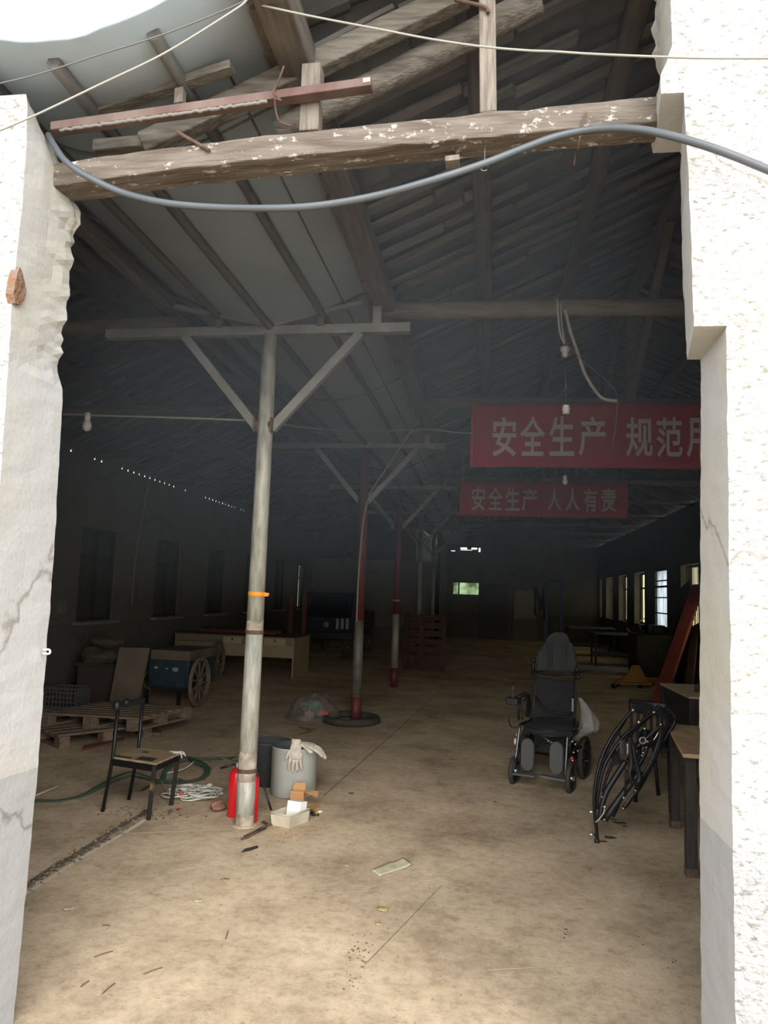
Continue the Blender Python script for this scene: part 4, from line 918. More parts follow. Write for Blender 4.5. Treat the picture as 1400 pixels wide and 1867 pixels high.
# lay-flat green hose
def ribbon(m, pts, w, k=8, edge=0.0):
    path = smooth_path(pts, k); 
    m.tube(path, w/2, 8, flat=.14, flatdir=(0, edge, 1))
m = MB()
ribbon(m, [Vector((-3.75, 5.0, .008)), Vector((-3.3, 5.10, .008)), fl(66, 1459, .01), fl(108, 1459, .01), fl(150, 1450, .012), fl(190, 1428, .03), fl(216, 1415, .05), fl(240, 1408, .05), fl(268, 1416, .03), fl(292, 1424, .02), fl(318, 1426, .015), fl(345, 1424, .015), fl(368, 1418, .02), fl(378, 1405, .03), fl(370, 1392, .03), fl(350, 1383, .02), fl(338, 1379, .015)], .05)
ribbon(m, [fl(296, 1425, .02), fl(304, 1400, .05), fl(322, 1386, .06), fl(340, 1381, .05), fl(372, 1382, .03), fl(410, 1382, .02), fl(428, 1380, .015)], .042)
ribbon(m, [fl(256, 1443, .01), fl(276, 1432, .012), fl(300, 1424, .02), fl(326, 1420, .03), fl(332, 1426, .02)], .035)
ribbon(m, [fl(345, 1380, .05), fl(362, 1392, .04), fl(376, 1398, .02), fl(386, 1401, .012)], .03)
o = m.build('flat_hose', M_HOSE, org=(-2.6, 5.5, 0)); tag(o, 'dark green lay-flat hose trailing across the floor and looping behind the chair', 'hose')
wire('bent_string', [fl(354, 1388, .05), fl(335, 1402, .02), fl(300, 1411, .012), fl(294, 1416, .01), fl(296, 1430, .008), fl(308, 1446, .008)], .006, M_ROPE, 'pale cord bent in a zigzag over the green hose behind the chair', 'cord', 4)
wire('peeled_stick', [fl(66, 1450, .008), fl(85, 1442, .014), fl(107, 1433, .008)], .009, mat('pale_stick', (.4, .35, .29), .8), 'pale peeled stick on the floor by the left pier', 'stick', 4)
# papers and small litter on the front slab
m = MB(); P = [fl(675, 1588), fl(735, 1567), fl(752, 1579), fl(692, 1598)]
def paperf(u, v):
    p = (P[0]*(1-u)+P[1]*u)*(1-v)+(P[3]*(1-u)+P[2]*u)*v
    return p+Vector((0, 0, .006+.008*abs(noise.noise((u*3, v*2, 4)))+.006*(u > .9)))
m.grid(paperf, 14, 6); o = m.build('paper_sheet', M_PAPER, org=P[0]); mo = o.modifiers.new('t', 'SOLIDIFY'); mo.thickness = .004; tag(o, 'stained yellowish folded paper lying on the floor in the middle of the doorway', 'paper')
for px, py, r, lb, M in ((697, 1660, .020, 'larger crumpled ochre leaf on the floor below the folded paper', M_CHIP), (690, 1686, .013, 'smaller ochre crumb on the floor in front of the crumpled ochre leaf', M_CHIP), (632, 1579, .010, 'orange crumb on the floor left of the folded paper', M_CHIP), (410, 1605, .016, 'small tan leaf scrap on the floor left of the doorway middle', mat('tan_leaf', (.42, .24, .12), .8)), (362, 1645, .013, 'pale yellow leaf scrap on the floor nearer than the tan one', M_PAPER), (640, 1448, .014, 'tiny teal scrap on the floor right of the pale tub', mat('teal_scrap', (.03, .2, .2), .6)), (124, 1660, .014, 'pale chip on the floor near the left pier', M_PAPER)):
    c = fl(px, py); m = MB(); k = rnd.uniform(0, 9)
    m.grid(lambda u, v: c+Vector(((u-.5)*2*r*1.4, (v-.5)*2*r, .004+.010*abs(noise.noise((u*3+k, v*3, k))))), 5, 4); o = m.build('leaf_scrap', M, org=c); mo = o.modifiers.new('t', 'SOLIDIFY'); mo.thickness = .002; tag(o, lb, 'scrap')
for a, b, lb in (((172, 1745), (206, 1734), 'dark twig on the bright floor near the left pier, uppermost of three'), ((262, 1776), (296, 1764), 'dark twig on the bright floor, rightmost of three near the left pier'), ((147, 1799), (163, 1788), 'short dark twig lowest of three near the left pier'), ((186, 1687), (201, 1688), 'short curved twig on the floor left, above the other twigs'), ((411, 1712), (416, 1697), 'short twig on the floor below the tan leaf scrap'), ((186, 1812), (210, 1792), 'forked thin twig at the lower left of the floor')):
    p, q = fl(*a, .004), fl(*b, .004); mid = (p+q)/2+Vector((0, .003, .002)); m = MB(); m.tube(smooth_path([p, mid, q], 4), [.0022]*8+[.0014], 6); o = m.build('twig', M_TWIG, org=p); tag(o, lb, 'twig')
# clods of dirt trodden onto the slab: nobody could count them
m = MB()
for cx, cy, sp, n in ((655, 1740, 14, 40), (648, 1790, 10, 14), (1025, 1698, 8, 12), (1160, 1722, 8, 5), (1225, 1760, 6, 5), (520, 1512, 16, 26)):
    for i in range(n):
        p = fl(cx+rnd.gauss(0, sp), cy+rnd.gauss(0, sp*1.1)); r = rnd.uniform(.0014, .0045); m.ball(p+Vector((0, 0, r*.5)), (r*1.3, r, r*.7), 5, rz(rnd.uniform(0, 3)))
o = m.build('dirt_crumbs', mat('dark_crumb', (.10, .065, .045), .95)); tag(o, 'dark dirt crumbs scattered in small clusters over the concrete floor', 'dirt', kind='stuff')
m = MB()
for i in range(900):
    y = rnd.uniform(2.9, 5.25); wdt = .02+.04*abs(noise.noise((y*2, 3, 0)))+(.12 if 5.0 < y < 5.25 else 0)
    x = -2.385+rnd.gauss(0, wdt); r = rnd.uniform(.002, .010); m.cur = 0 if rnd.random() < .45 else 1; m.ball((x, y, r*.45), (r*1.4, r, r*.7), 5, rz(rnd.uniform(0, 3)))
m.cur = 1
m.grid(lambda u, v: Vector((-2.395+.045*(v-.5)*(1+.8*noise.noise((u*9, 1, v)))+.02*noise.noise((u*7, 2, 2)), 2.75+2.45*u, .003+.010*abs(noise.noise((u*40, v*4, 3))))), 60, 5)
o = m.build('gully_dirt', [M_DIRT, mat('dark_gully_soil', (.085, .065, .045), 1, col2=(.14, .11, .08), scale=20)], org=(-2.39, 4, 0)); tag(o, 'dirt and wood chips filling the joint between floor slabs at left', 'dirt', kind='stuff')
m = MB()
for i in range(30):
    p = fl(rnd.gauss(525, 22), rnd.gauss(1517, 5), .003); a = rnd.uniform(0, 3.1); L = rnd.uniform(.01, .035); m.bar(p, p+Vector((L*math.cos(a), L*math.sin(a), .001)), .003, .002)
o = m.build('wood_shavings', mat('fresh_shaving', (.5, .3, .14), .8)); tag(o, 'orange wood shavings scattered in front of the milky tray', 'shavings', kind='stuff')
# ------------------------------------------------------------------ powered wheelchair
WO = Vector((.46, 6.68, 0)); BK = Vector((.33, .944, 0)).normalized(); RT = Vector((BK.y, -BK.x, 0)); UP = Vector((0, 0, 1))
def W(zx, zy, ly=0.0): return onp(860+zx/4.667, 1130+zy/4.667, WO+BK*ly, BK)
def WL(x, y, z): return WO+RT*x+BK*y+UP*z
wch = thing('wheelchair', WO+BK*.3, 'black powered wheelchair with tall headrest facing the doorway, right of the hall middle', 'wheelchair')
def wheel(c, r, w, axis, parent, name='wheel', tyre=M_RUBBER, rim=M_BLACKPL, spokes=6, hubm=M_CHROME):
    ax = Vector(axis).normalized(); u = ax.orthogonal().normalized(); v = ax.cross(u); c = Vector(c)
    m = MB(); m.tube([c+(u*math.cos(a)+v*math.sin(a))*(r-w/2) for a in [2*math.pi*i/32 for i in range(32)]], w/2, 10, closed=True)
    t = m.build(name, tyre, parent)
    m = MB(); rr = r-w
    m.lathe([(rr-.012, -w*.3), (rr+.004, -w*.3), (rr+.004, w*.3), (rr-.012, w*.3), (rr-.012, -w*.3)], c, ax, 32)
    for i in range(spokes):
        a = 2*math.pi*i/spokes+.3; m.bar(c+(u*math.cos(a)+v*math.sin(a))*.015, c+(u*math.cos(a)+v*math.sin(a))*rr, max(.008, r*.07), w*.35, ax)
    m.build('rim', rim, t)
    m = MB(); m.lathe([(0, -w*.75), (r*.13, -w*.7), (r*.16, 0), (r*.13, w*.7), (0, w*.75)], c, ax, 14); m.build('hub', hubm, t)
    return t
wheel(W(362, 1282, 0.0), .125, .042, RT, wch, 'front_wheel')
wheel(W(842, 1348, 0.0), .135, .042, RT, wch, 'front_wheel')
rr_ = W(958, 1175, .58); wheel(rr_, .20, .05, RT, wch, 'rear_wheel', spokes=8)
wheel(WL(-.30, .58, .20), .20, .05, RT, wch, 'rear_wheel', spokes=8)
def wtube(zpts, r, name='frame_tube', M=M_BLACK, k=4, n=8):
    m = MB(); m.tube(smooth_path([W(*p) for p in zpts], k), r, n); return m.build(name, M, wch)
# front uprights, seat rails, rear posts
wtube([(352, 1296, -.02), (370, 1190, -.01), (390, 1050, .02), (408, 900, .06)], .012, M=mat('dark_chrome', (.16, .16, .165), .3, .8))
wtube([(795, 1340, -.02), (802, 1200, -.01), (810, 1050, .02), (818, 940, .06)], .012, M=mat('dark_chrome', (.16, .16, .165), .3, .8))
wtube([(408, 890, .06), (470, 870, .25), (520, 850, .46)], .013)
wtube([(872, 930, .06), (880, 880, .25), (872, 850, .46)], .013)
wtube([(502, 850, .46), (512, 640, .54), (538, 440, .62)], .012)
wtube([(872, 860, .46), (880, 640, .54), (878, 450, .62)], .012)
wtube([(545, 440, .64), (550, 350, .67), (600, 225, .70), (640, 190, .70)], .010); wtube([(880, 450, .64), (888, 350, .67), (855, 225, .70), (830, 195, .70)], .010)
# lower frame and battery box, motors
m = MB(); m.box(WL(.0, .42, .30), (.34, .22, .17), Matrix((RT, BK, UP)).transposed()); m.build('battery_box', M_BLACKPL, wch, bevel=.015)
for s in (-1, 1):
    m = MB(); m.lathe([(0, -.08), (.045, -.08), (.05, 0), (.045, .09), (0, .09)], WL(.19*s, .56, .20), RT, 16); m.build('motor', M_BLACK, wch)
    m = MB(); m.tube([WL(.215*s, .02, .17), WL(.22*s, .10, .30), WL(.23*s, .35, .32), WL(.24*s, .58, .22)], .013, 8); m.tube([WL(.225*s, .03, .30), WL(.225*s, .06, .44)], .012, 8); m.build('frame_tube', M_BLACK, wch)
    m = MB()
    for zz, yy in ((.30, .1), (.24, .06), (.36, .16), (.29, .25), (.40, .05), (.20, .45)): m.ball(WL(.245*s, yy, zz), .011, 6)
    m.build('bolts', M_CHROME, wch)
m = MB(); m.ball(W(850, 1185, .08), (.02, .02, .024), 8); m.build('red_reflector', M_REDPL, wch)
# scissor brace under the seat
wtube([(548, 1085, .08), (650, 1030, .09), (812, 985, .1)], .010, 'cross_brace'); wtube([(590, 975, .12), (655, 1030, .11), (760, 1085, .12)], .010, 'cross_brace', mat('steel_brace', (.16, .17, .17), .4, .5))
m = MB(); m.ball(W(652, 1030, .07), .012, 8); m.ball(W(590, 975, .1), .009, 8); m.build('pivot_bolt', M_CHROME, wch)
# calf pads
for zx, zy in ((470, 1150), (717, 1180)):
    c = W(zx, zy, -.03); m = MB()
    prof = []; n = 28
    def pad(off, sc): return [c+RT*(.062*sc*math.cos(a))+UP*((.075*sc*math.sin(a))+(.065 if math.sin(a) > 0 else -.065))+BK*off for a in [2*math.pi*i/n+.001 for i in range(n)]]
    rs = [pad(.0, .86), pad(-.0, .86), pad(.008, .97), pad(.02, 1.0), pad(.032, .97), pad(.036, .8)]
    vs = [q for r in rs for q in r]; m.add(vs, [(k*n+i, k*n+(i+1) % n, (k+1)*n+(i+1) % n, (k+1)*n+i) for k in range(5) for i in range(n)]+[list(range(n)), list(range(5*n, 6*n))], False)
    m.build('calf_pad', M_PAD, wch, bevel=0)
    m = MB(); s = -1 if zx < 600 else 1; m.bar(c+BK*.03, c+BK*.03+RT*(.09*s)+UP*.0, .02, .012); m.build('pad_bracket', M_BLACK, wch)
# foot plates
for a, b in (((340, 1302), (548, 1328)), ((795, 1362), (585, 1322))):
    p, q = W(*a, -.06), W(*b, -.10); m = MB(); m.bar(p, q, .10, .014); m.build('foot_plate', mat('grey_plate', (.12, .12, .118), .5), wch, bevel=.004)
# seat cushion
m = MB()
def seatf(u, v):
    x = (u-.5)*2; y = v; e = (1-abs(x)**6)*(1-abs(2*v-1)**8)
    return WL(.03+.215*x, -.055+.13*x*x*(1-y)+.54*y, .492+.030*e)
m.grid(seatf, 22, 14); m.grid(lambda u, v: seatf(u, 0)-UP*.058*v-BK*.018*math.sin(v*3.1), 22, 4)
o = m.build('seat_cushion', M_FABRIC, wch)
m = MB(); m.tube([seatf(i/22, 0)+Vector((0, 0, -.012))-BK*.004 for i in range(23)], .008, 8); m.tube([seatf(i/22, 0)+Vector((0, 0, -.052))-BK*.004 for i in range(23)], .007, 8); m.build('cushion_piping', M_BLACKPL, wch)
m = MB(); m.box(WL(.03, .27, .44), (.40, .46, .03), Matrix((RT, BK, UP)).transposed()); m.build('seat_base', M_BLACKPL, wch)
# back sling, sagging between the posts
bl, br, tl, tr_ = W(520, 840, .48), W(868, 850, .48), W(556, 480, .60), W(866, 515, .60)
def sling(u, v):
    p = (bl*(1-u)+br*u)*(1-v)+(tl*(1-u)+tr_*u)*v
    return p+BK*(.045*math.sin(math.pi*u)+.012*noise.noise((u*4, v*4, 1)))+UP*(-.02*math.sin(math.pi*u)*v*v)
m = MB(); m.grid(sling, 20, 16); o = m.build('back_sling', M_FABRIC, wch); mo = o.modifiers.new('t', 'SOLIDIFY'); mo.thickness = .014
# lap strap and dull frame label
m = MB(); m.tube(smooth_path([W(545, 650, .44), (W(590, 720, .40)), W(660, 770, .40), W(740, 790, .40), W(850, 800, .44)], 4), .016, 8, flat=.3, flatdir=(0, 0, 1)); m.build('lap_strap', M_BLACKPL, wch)
m = MB(); m.bar(W(860, 670, .45), W(858, 780, .42), .016, .006, BK); m.build('label_strip', mat('dull_label', (.25, .24, .22), .5), wch)
# headrest: tall tapered panel with two dark straps
hb = [(550, 430), (553, 360), (572, 290), (612, 215), (634, 165), (660, 128), (705, 106), (770, 106), (808, 128), (828, 170), (850, 225), (876, 295), (886, 360), (882, 432)]
P = [W(a, b, .62+.10*(430-b)/320) for a, b in hb]; m = MB(); m.prism(P, BK*.03); m.build('headrest', mat('grey_black_fabric', (.036, .036, .036), .9), wch, bevel=.008)
for x0, x1 in ((635, 682), (762, 802)):
    m = MB(); m.prism([W(x0, 405, .60), W(x1, 405, .60), W(x1, 190, .655), W(x0, 190, .655)], BK*.008); m.build('headrest_strap', M_BLACK, wch)
# recline bar and raised armrest
wtube([(520, 440, .60), (700, 462, .60), (890, 455, .60)], .013, 'recline_bar', k=2)
m = MB(); m.tube([W(880, 448, .60), W(960, 442, .58), W(1040, 448, .56), W(1066, 440, .55)], [.018, .02, .02, .010], 10, flat=.6, flatdir=(0, 0, 1)); m.build('armrest', M_BLACKPL, wch)
for p in ((525, 345, .62), (525, 400, .62), (905, 490, .6), (893, 425, .6)):
    m = MB(); m.ball(W(*p), (.02, .02, .026), 8); m.build('recline_knob', M_BLACKPL, wch)
m = MB(); m.tube([W(524, 345, .62), W(518, 470, .62)], .014, 8); m.build('push_handle', M_BLACKPL, wch)
# left armrest bracket, joystick box and lead
m = MB(); m.tube(smooth_path([W(388, 662, .12), W(430, 642, .16), W(470, 640, .26), W(482, 700, .36), W(470, 820, .42)], 5), .020, 10); m.build('arm_pad', M_BLACKPL, wch)
wtube([(402, 850, .12), (394, 800, .10), (402, 720, .10), (392, 672, .10)], .011, 'arm_tube'); wtube([(430, 850, .14), (424, 780, .14), (440, 700, .15), (462, 665, .2)], .009, 'arm_tube')
m = MB(); c = W(355, 690, .10); m.box(c, (.11, .13, .062), Matrix((RT, BK, UP)).transposed()); js = m.build('joystick_box', M_BLACKPL, wch, bevel=.012)
m = MB(); m.lathe([(0, .03), (.02, .03), (.008, .055), (.007, .085), (.013, .09), (.011, .13), (0, .135)], c+BK*-.02, n=12); m.build('joystick', mat('brownish_knob', (.06, .035, .03), .6), js)
wtube([(352, 745, .08), (325, 800, .06), (315, 870, .06), (345, 915, .08), (400, 910, .1)], .0065, 'lead', M_BLACKPL, 5)
m = MB(); c = W(374, 1035, .10); m.lathe([(0, -.01), (.03, -.008), (.03, .008), (0, .01)], c, RT, 16); m.build('disc', mat('pale_disc', (.6, .58, .52), .5), wch)
# milky carrier bag hung on the right arm
bagc = W(965, 850, .35)
def bagf(u, v):
    a = 2*math.pi*u
    w = (.02+.105*math.sin(math.pi*min(1, v*.62+.02)**1.1)**1.2) if v < .8 else .075-.25*(v-.8)
    r = w*(1+.14*math.sin(7*a+4*v)+.20*noise.noise((math.cos(a)*2, math.sin(a)*2, v*5)))
    cx = -.05+.085*math.sin(math.pi*v*.85)+(.0 if v < .7 else -.09*(v-.7)/.3)
    return bagc+RT*(cx+r*.72*math.cos(a))+BK*(r*.55*math.sin(a))+UP*(.185-.37*v+.02*noise.noise((u*5, v*3, 2)))
m = MB(); m.grid(bagf, 28, 20); m.grid(lambda u, v: bagf(u, 1)*(1-v)+(bagc-UP*.185-RT*.04)*v, 28, 2)
o = m.build('carrier_bag', M_BAGW, org=bagc); tag(o, 'crumpled milky plastic bag hanging from the side of the powered wheelchair', 'bag')

# ------------------------------------------------------------------ folded chair frames leaning together
FO = Vector((.73, 5.33, 0)); fdir = Vector((.95, .25, 0)).normalized(); FN = Vector((-fdir.y, fdir.x, 0))
def Q(zx, zy, off=0.0): return onp(1050+zx/4.244, 1180+zy/4.244, FO+FN*off, FN)
fr = thing('folded_wheelchair_frame', (.95, 5.45, 0), 'folded black wheelchair frame of curved tubes and bolts, leaning beside the workbench', 'frame')
def ft(zp, r, name='curved_tube', M=M_BLACK, off=0.0, k=5, flat=1.0):
    m = MB(); m.tube(smooth_path([Q(a, b, off+(c[0] if c else 0)) for a, b, *c in zp], k), r, 10, flat=flat, flatdir=FN if flat != 1 else None); return m.build(name, M, fr)
ft([(440, 485), (350, 590), (262, 720), (200, 850), (160, 1000), (142, 1150), (145, 1290), (160, 1420), (165, 1500)], .012, off=-.04)
ft([(425, 500), (335, 640), (255, 780), (215, 900), (185, 1020), (165, 1150)], .009, off=.02)
ft([(602, 500), (490, 590), (375, 685), (285, 800), (215, 930), (180, 1080), (158, 1250)], .012, off=-.02)
ft([(590, 520), (480, 620), (392, 710), (320, 830), (250, 970), (205, 1120)], .010, off=.06)
ft([(700, 470), (752, 540), (760, 590), (705, 680), (640, 800), (560, 960), (490, 1090), (420, 1180), (368, 1246)], .013, off=.06)
ft([(655, 598), (665, 660), (640, 760), (585, 900), (520, 1010), (470, 1100)], .022, 'side_plate', M_BLACKPL, off=.03, flat=.4)
ft([(620, 470), (660, 500), (700, 560), (690, 640), (650, 720)], .03, 'side_plate', M_BLACKPL, off=.08, flat=.4)
ft([(385, 880), (300, 1010), (235, 1120), (200, 1230), (185, 1330)], .020, 'folding_arm', M_BLACKPL, off=0)
ft([(500, 960), (420, 1060), (330, 1180), (222, 1335)], .022, 'folding_arm', M_BLACKPL, off=-.03, k=2)
ft([(450, 960), (390, 1080), (330, 1200), (280, 1310)], .016, 'folding_arm', M_BLACKPL, off=.05, k=2)
ft([(530, 700), (460, 790), (400, 880)], .014, 'folding_arm', off=.04, k=2)
ft([(560, 740), (520, 850), (450, 980), (380, 1130)], .016, 'folding_arm', M_BLACKPL, off=.07, k=2)
ft([(655, 600), (560, 690), (455, 785)], .008, 'link_bar', mat('link_steel', (.07, .07, .07), .4, .5), off=-.04, k=2)
ft([(640, 650), (620, 690), (598, 720)], .005, 'link_bar', M_CHROME, off=-.02, k=2)
ft([(312, 612), (330, 660), (346, 704)], .007, 'link_bar', off=-.03, k=2)
ft([(385, 940), (382, 1040), (380, 1130)], .007, 'link_bar', off=-.08, k=2)
ft([(460, 1108), (410, 1180), (366, 1247)], .007, 'link_bar', mat('link_steel', (.07, .07, .07), .4, .5), off=-.06, k=2)
ft([(280, 810), (310, 860), (330, 900)], .03, 'fabric_sling', M_FABRIC, off=.05, k=3, flat=.3)
m = MB(); m.prism([Q(425, 430, .12), Q(600, 445, .12), Q(605, 495, .12), Q(430, 490, .12)], FN*.05); m.build('top_pad', M_BLACKPL, fr, bevel=.008)
ft([(360, 720), (362, 780), (366, 830)], .022, 'arm_plate', mat('dull_plate', (.06, .06, .062), .5, .3), off=-.07, k=3, flat=.25)
ft([(398, 745), (400, 790), (398, 830)], .007, 'bright_edge', mat('worn_edge', (.4, .4, .39), .4, .6), off=-.085, k=2)
ft([(410, 700), (440, 760), (455, 850), (480, 940), (492, 1010), (470, 1050), (430, 1030), (415, 970), (430, 900), (420, 800), (408, 720)], .017, 'arm_pad', M_BLACKPL, off=-.075)
m = MB(); c = Q(517, 722, -.08); m.tube([c+fdir*.022*math.cos(a)+UP*.020*math.sin(a) for a in [2*math.pi*i/20 for i in range(20)]], .0045, 8, closed=True); m.build('pull_ring', mat('grey_ring', (.5, .5, .5), .4, .5), fr)
for a, b, r in ((440, 487, .010), (602, 503, .010), (530, 630, .009), (655, 598, .008), (555, 730, .009), (543, 775, .006), (468, 800, .007), (520, 817, .007), (510, 838, .007), (460, 1108, .007), (370, 1165, .009), (365, 1247, .007), (222, 1235, .012), (220, 1333, .007), (485, 580, .012), (203, 1160, .006), (395, 945, .005)):
    m = MB(); m.ball(Q(a, b, -.065), (r, r, r), 8); m.build('bolt', M_CHROME, fr)
ft([(222, 1240), (212, 1285), (180, 1330), (152, 1355)], .004, 'brake_cable', mat('cable_sheath', (.45, .44, .4), .5), off=-.06, k=4)
for b in (1272, 1448):
    m = MB(); m.tube([Q(103, b, -.03), Q(146, b+4, -.03)], .010, 10); m.build('axle_peg', M_CHROME, fr)
m = MB(); m.ball(Q(163, 1498, -.04), (.018, .018, .018), 10); m.tube([Q(140, 1515, -.04), Q(182, 1515, -.04)], .007, 8); m.build('foot', M_BLACKPL, fr)

# ------------------------------------------------------------------ workbenches at right
def bench(name, P, h, th, legs, label, drawers=False, top=M_TABLE, inset=.05):
    """P: four floor corners of the top"""
    ctr = sum(P, Vector())/4; t = thing(name, (ctr.x, ctr.y, 0), label, 'workbench')
    m = MB(); m.prism([p+UP*(h-th) for p in P], UP*th); m.build('bench_top', top, t, bevel=.004)
    Pi = [p+(ctr-p).normalized()*inset for p in P]
    m = MB()
    for a, b in ((0, 1), (1, 2), (2, 3), (3, 0)): m.bar(Pi[a]+UP*(h-th-.06), Pi[b]+UP*(h-th-.06), .03, .12)
    m.build('apron', M_TABLED, t)
    for p in Pi:
        m = MB(); m.bar(p, p+UP*(h-th), legs, legs, (0, 1, 0)); lg = m.build('leg', M_TABLED, t, bevel=.004)
        m = MB(); m.box(p+UP*.025, (legs+.003, legs+.003, .05)); m.build('worn_foot', mat('bare_wood_foot', (.16, .09, .06), .9, col2=(.08, .06, .05), scale=30), lg)
    if drawers:
        a, b = Pi[0], Pi[3]
        m = MB(); m.prism([p+UP*(h-.48) for p in Pi], UP*.40); m.build('drawer_block', M_TABLED, t)
    return t
h = .715
P = [fl(1246, 1371, h), fl(1217, 1318, h)]; P = [Vector((p.x, p.y, 0)) for p in P]
P = [Vector((1.145, 4.74, 0)), Vector((1.30, 5.86, 0)), Vector((2.05, 5.76, 0)), Vector((1.90, 4.64, 0))]
bench('workbench', P, h, .025, .062, 'workbench with scuffed brown plywood top and dark legs, nearer of two by the right pier', inset=.085)
P2 = [Vector((1.80, 7.22, 0)), Vector((1.78, 8.30, 0)), Vector((2.7, 8.3, 0)), Vector((2.72, 7.22, 0))]
bench('workbench', P2, .76, .022, .06, 'workbench with pale top and dark drawer block, behind the nearer brown workbench', drawers=True, top=mat('pale_bench_top', (.60, .48, .33), .75, col2=(.48, .37, .25), scale=3))
q = fl(1272, 1259, .77); m = MB(); m.lathe([(0, 0), (.05, 0), (.05, .07), (0, .07)], Vector((q.x+.02, q.y, .76)), n=16); o = m.build('tin_can', M_BROWN, org=(q.x+.02, q.y, .76)); tag(o, 'small brown tin standing on the pale-topped workbench', 'tin')
# black chair between frame and bench
t = thing('plastic_chair', (1.5, 6.6, 0), 'black plastic chair half hidden behind the folded wheelchair frame', 'chair')
for p, q in ((fl(1158, 1462), (1.22, 6.42, .46)), (fl(1200, 1450), (1.38, 6.70, .46)), (fl(1223, 1483), (1.40, 6.22, .46)), (fl(1254, 1434), (1.66, 6.95, .46))):
    m = MB(); m.tube([p, Vector(q)], .016, 8); m.build('leg', M_BLACKPL, t)
m = MB(); m.prism([Vector((1.17, 6.36, .45)), Vector((1.44, 6.12, .45)), Vector((1.76, 6.98, .45)), Vector((1.34, 7.0, .45))], UP*.03); m.build('seat', M_BLACKPL, t, bevel=.01)
m = MB()
def bkf(u, v):
    a = Vector((1.12, 6.36, .48)); b = Vector((1.38, 6.2, .48)); return a.lerp(b, u)+UP*(.33*v)+Vector((.0, -.03*math.sin(math.pi*u)-.03*v, 0))
for k in range(6): m.bar(bkf(.06+.17*k, 0), bkf(.06+.17*k, .78), .022, .012, (0, 1, 0))
m.tube([bkf(i/10, .82) for i in range(11)], .03, 8, flat=.35, flatdir=(0, 1, 0)); m.tube([bkf(i/10, .95) for i in range(11)], .03, 8, flat=.35, flatdir=(0, 1, 0)); m.build('slatted_back', M_BLACKPL, t)
# boards leaning on the right wall
def lean(name, p0, p1, w, th, M, label, cat, facing=(-.5, -.85, 0)):
    m = MB(); f = Vector(facing); m.bar(p0, p1, w, th, f); o = m.build(name, M, bevel=.004, org=p0); return tag(o, label, cat)
lean('steel_beam', Vector((2.62, 12.4, 0)), atx(1272, 1070, 3.88), .21, .08, M_REDBEAM, 'long red steel beam leaning against the right wall above the workbenches', 'beam')
lean('steel_beam', Vector((2.76, 13.0, 0)), atx(1243, 1118, 3.85), .10, .06, M_BLACKPL, 'thin dark bar leaning on the right wall just left of the red beam', 'beam')
lean('wooden_board', Vector((2.95, 12.0, 0)), atx(1268, 1140, 3.88), .16, .03, M_BROWN, 'dark brown board leaning on the right wall behind the red beam', 'board')
lean('wooden_board', Vector((3.1, 11.2, 0)), Vector((3.82, 12.5, 1.25)), .35, .03, M_BROWN, 'wide brown board leaning on the right wall behind the pale-topped workbench', 'board')
lean('wooden_board', Vector((3.5, 14.6, 0)), Vector((3.93, 15.9, 2.0)), .42, .03, M_TABLED, 'dark board leaning across the lower part of the barred window', 'board', (-.9, -.3, 0))
# dark machine under the sheeted window
t = thing('drill_machine', (3.55, 17.3, 0), 'dark boxy machine standing under the window with blue grey sheeting', 'machine')
m = MB(); m.box((3.5, 17.3, .45), (.75, 1.0, .9)); m.build('cabinet', M_TABLED, t, bevel=.02)
m = MB(); m.box((3.55, 17.4, 1.0), (.5, .5, .2)); m.lathe([(0, 0), (.09, 0), (.09, .22), (0, .22)], (3.45, 17.1, .9), n=14); m.build('motor_head', M_BLACK, t, bevel=.02)
m = MB(); m.tube(smooth_path([(3.3, 16.9, .95), (3.2, 16.8, 1.05), (3.18, 16.75, 1.18), (3.3, 16.8, 1.25)], 4), .012, 6); m.build('handle', M_CHROME, t)
# orange hand pallet truck seen end on
t = thing('pallet_truck', (2.7, 14.7, 0), 'orange hand pallet truck with triangular front plate, standing beyond the wheelchair', 'pallet truck')
A = [at(1133, 1243, 14.6), at(1182, 1244, 14.6), at(1166, 1213, 14.75), at(1153, 1213, 14.75)]
m = MB(); m.prism(A, (0, .03, 0)); m.build('front_plate', M_PJ, t, bevel=.006)
m = MB(); m.bar(at(1128, 1246, 14.6), at(1186, 1247, 14.6), .10, .035); m.build('cross_member', M_PJ, t, bevel=.004)
for px in (1128, 1180):
    p = at(px, 1250, 14.62); p.z = .085
    m = MB(); m.bar(p+Vector((0, .02, 0)), p+Vector((.36, 1.05, 0)), .15, .05); m.build('fork', M_PJ, t, bevel=.006)
for px, py in ((1120, 1256), (1168, 1256)):
    p = fl(px, py); p.z = .05; m = MB(); m.lathe([(0, -.03), (.045, -.03), (.05, 0), (.045, .03), (0, .03)], p+Vector((0, .05, 0)), (1, .3, 0), 16); m.build('wheel', M_BLACKPL, t)
    m = MB(); m.bar(p+Vector((0, .05, .02)), p+Vector((.10, .08, .10)), .06, .03); m.build('wheel_bracket', M_PJ, t)
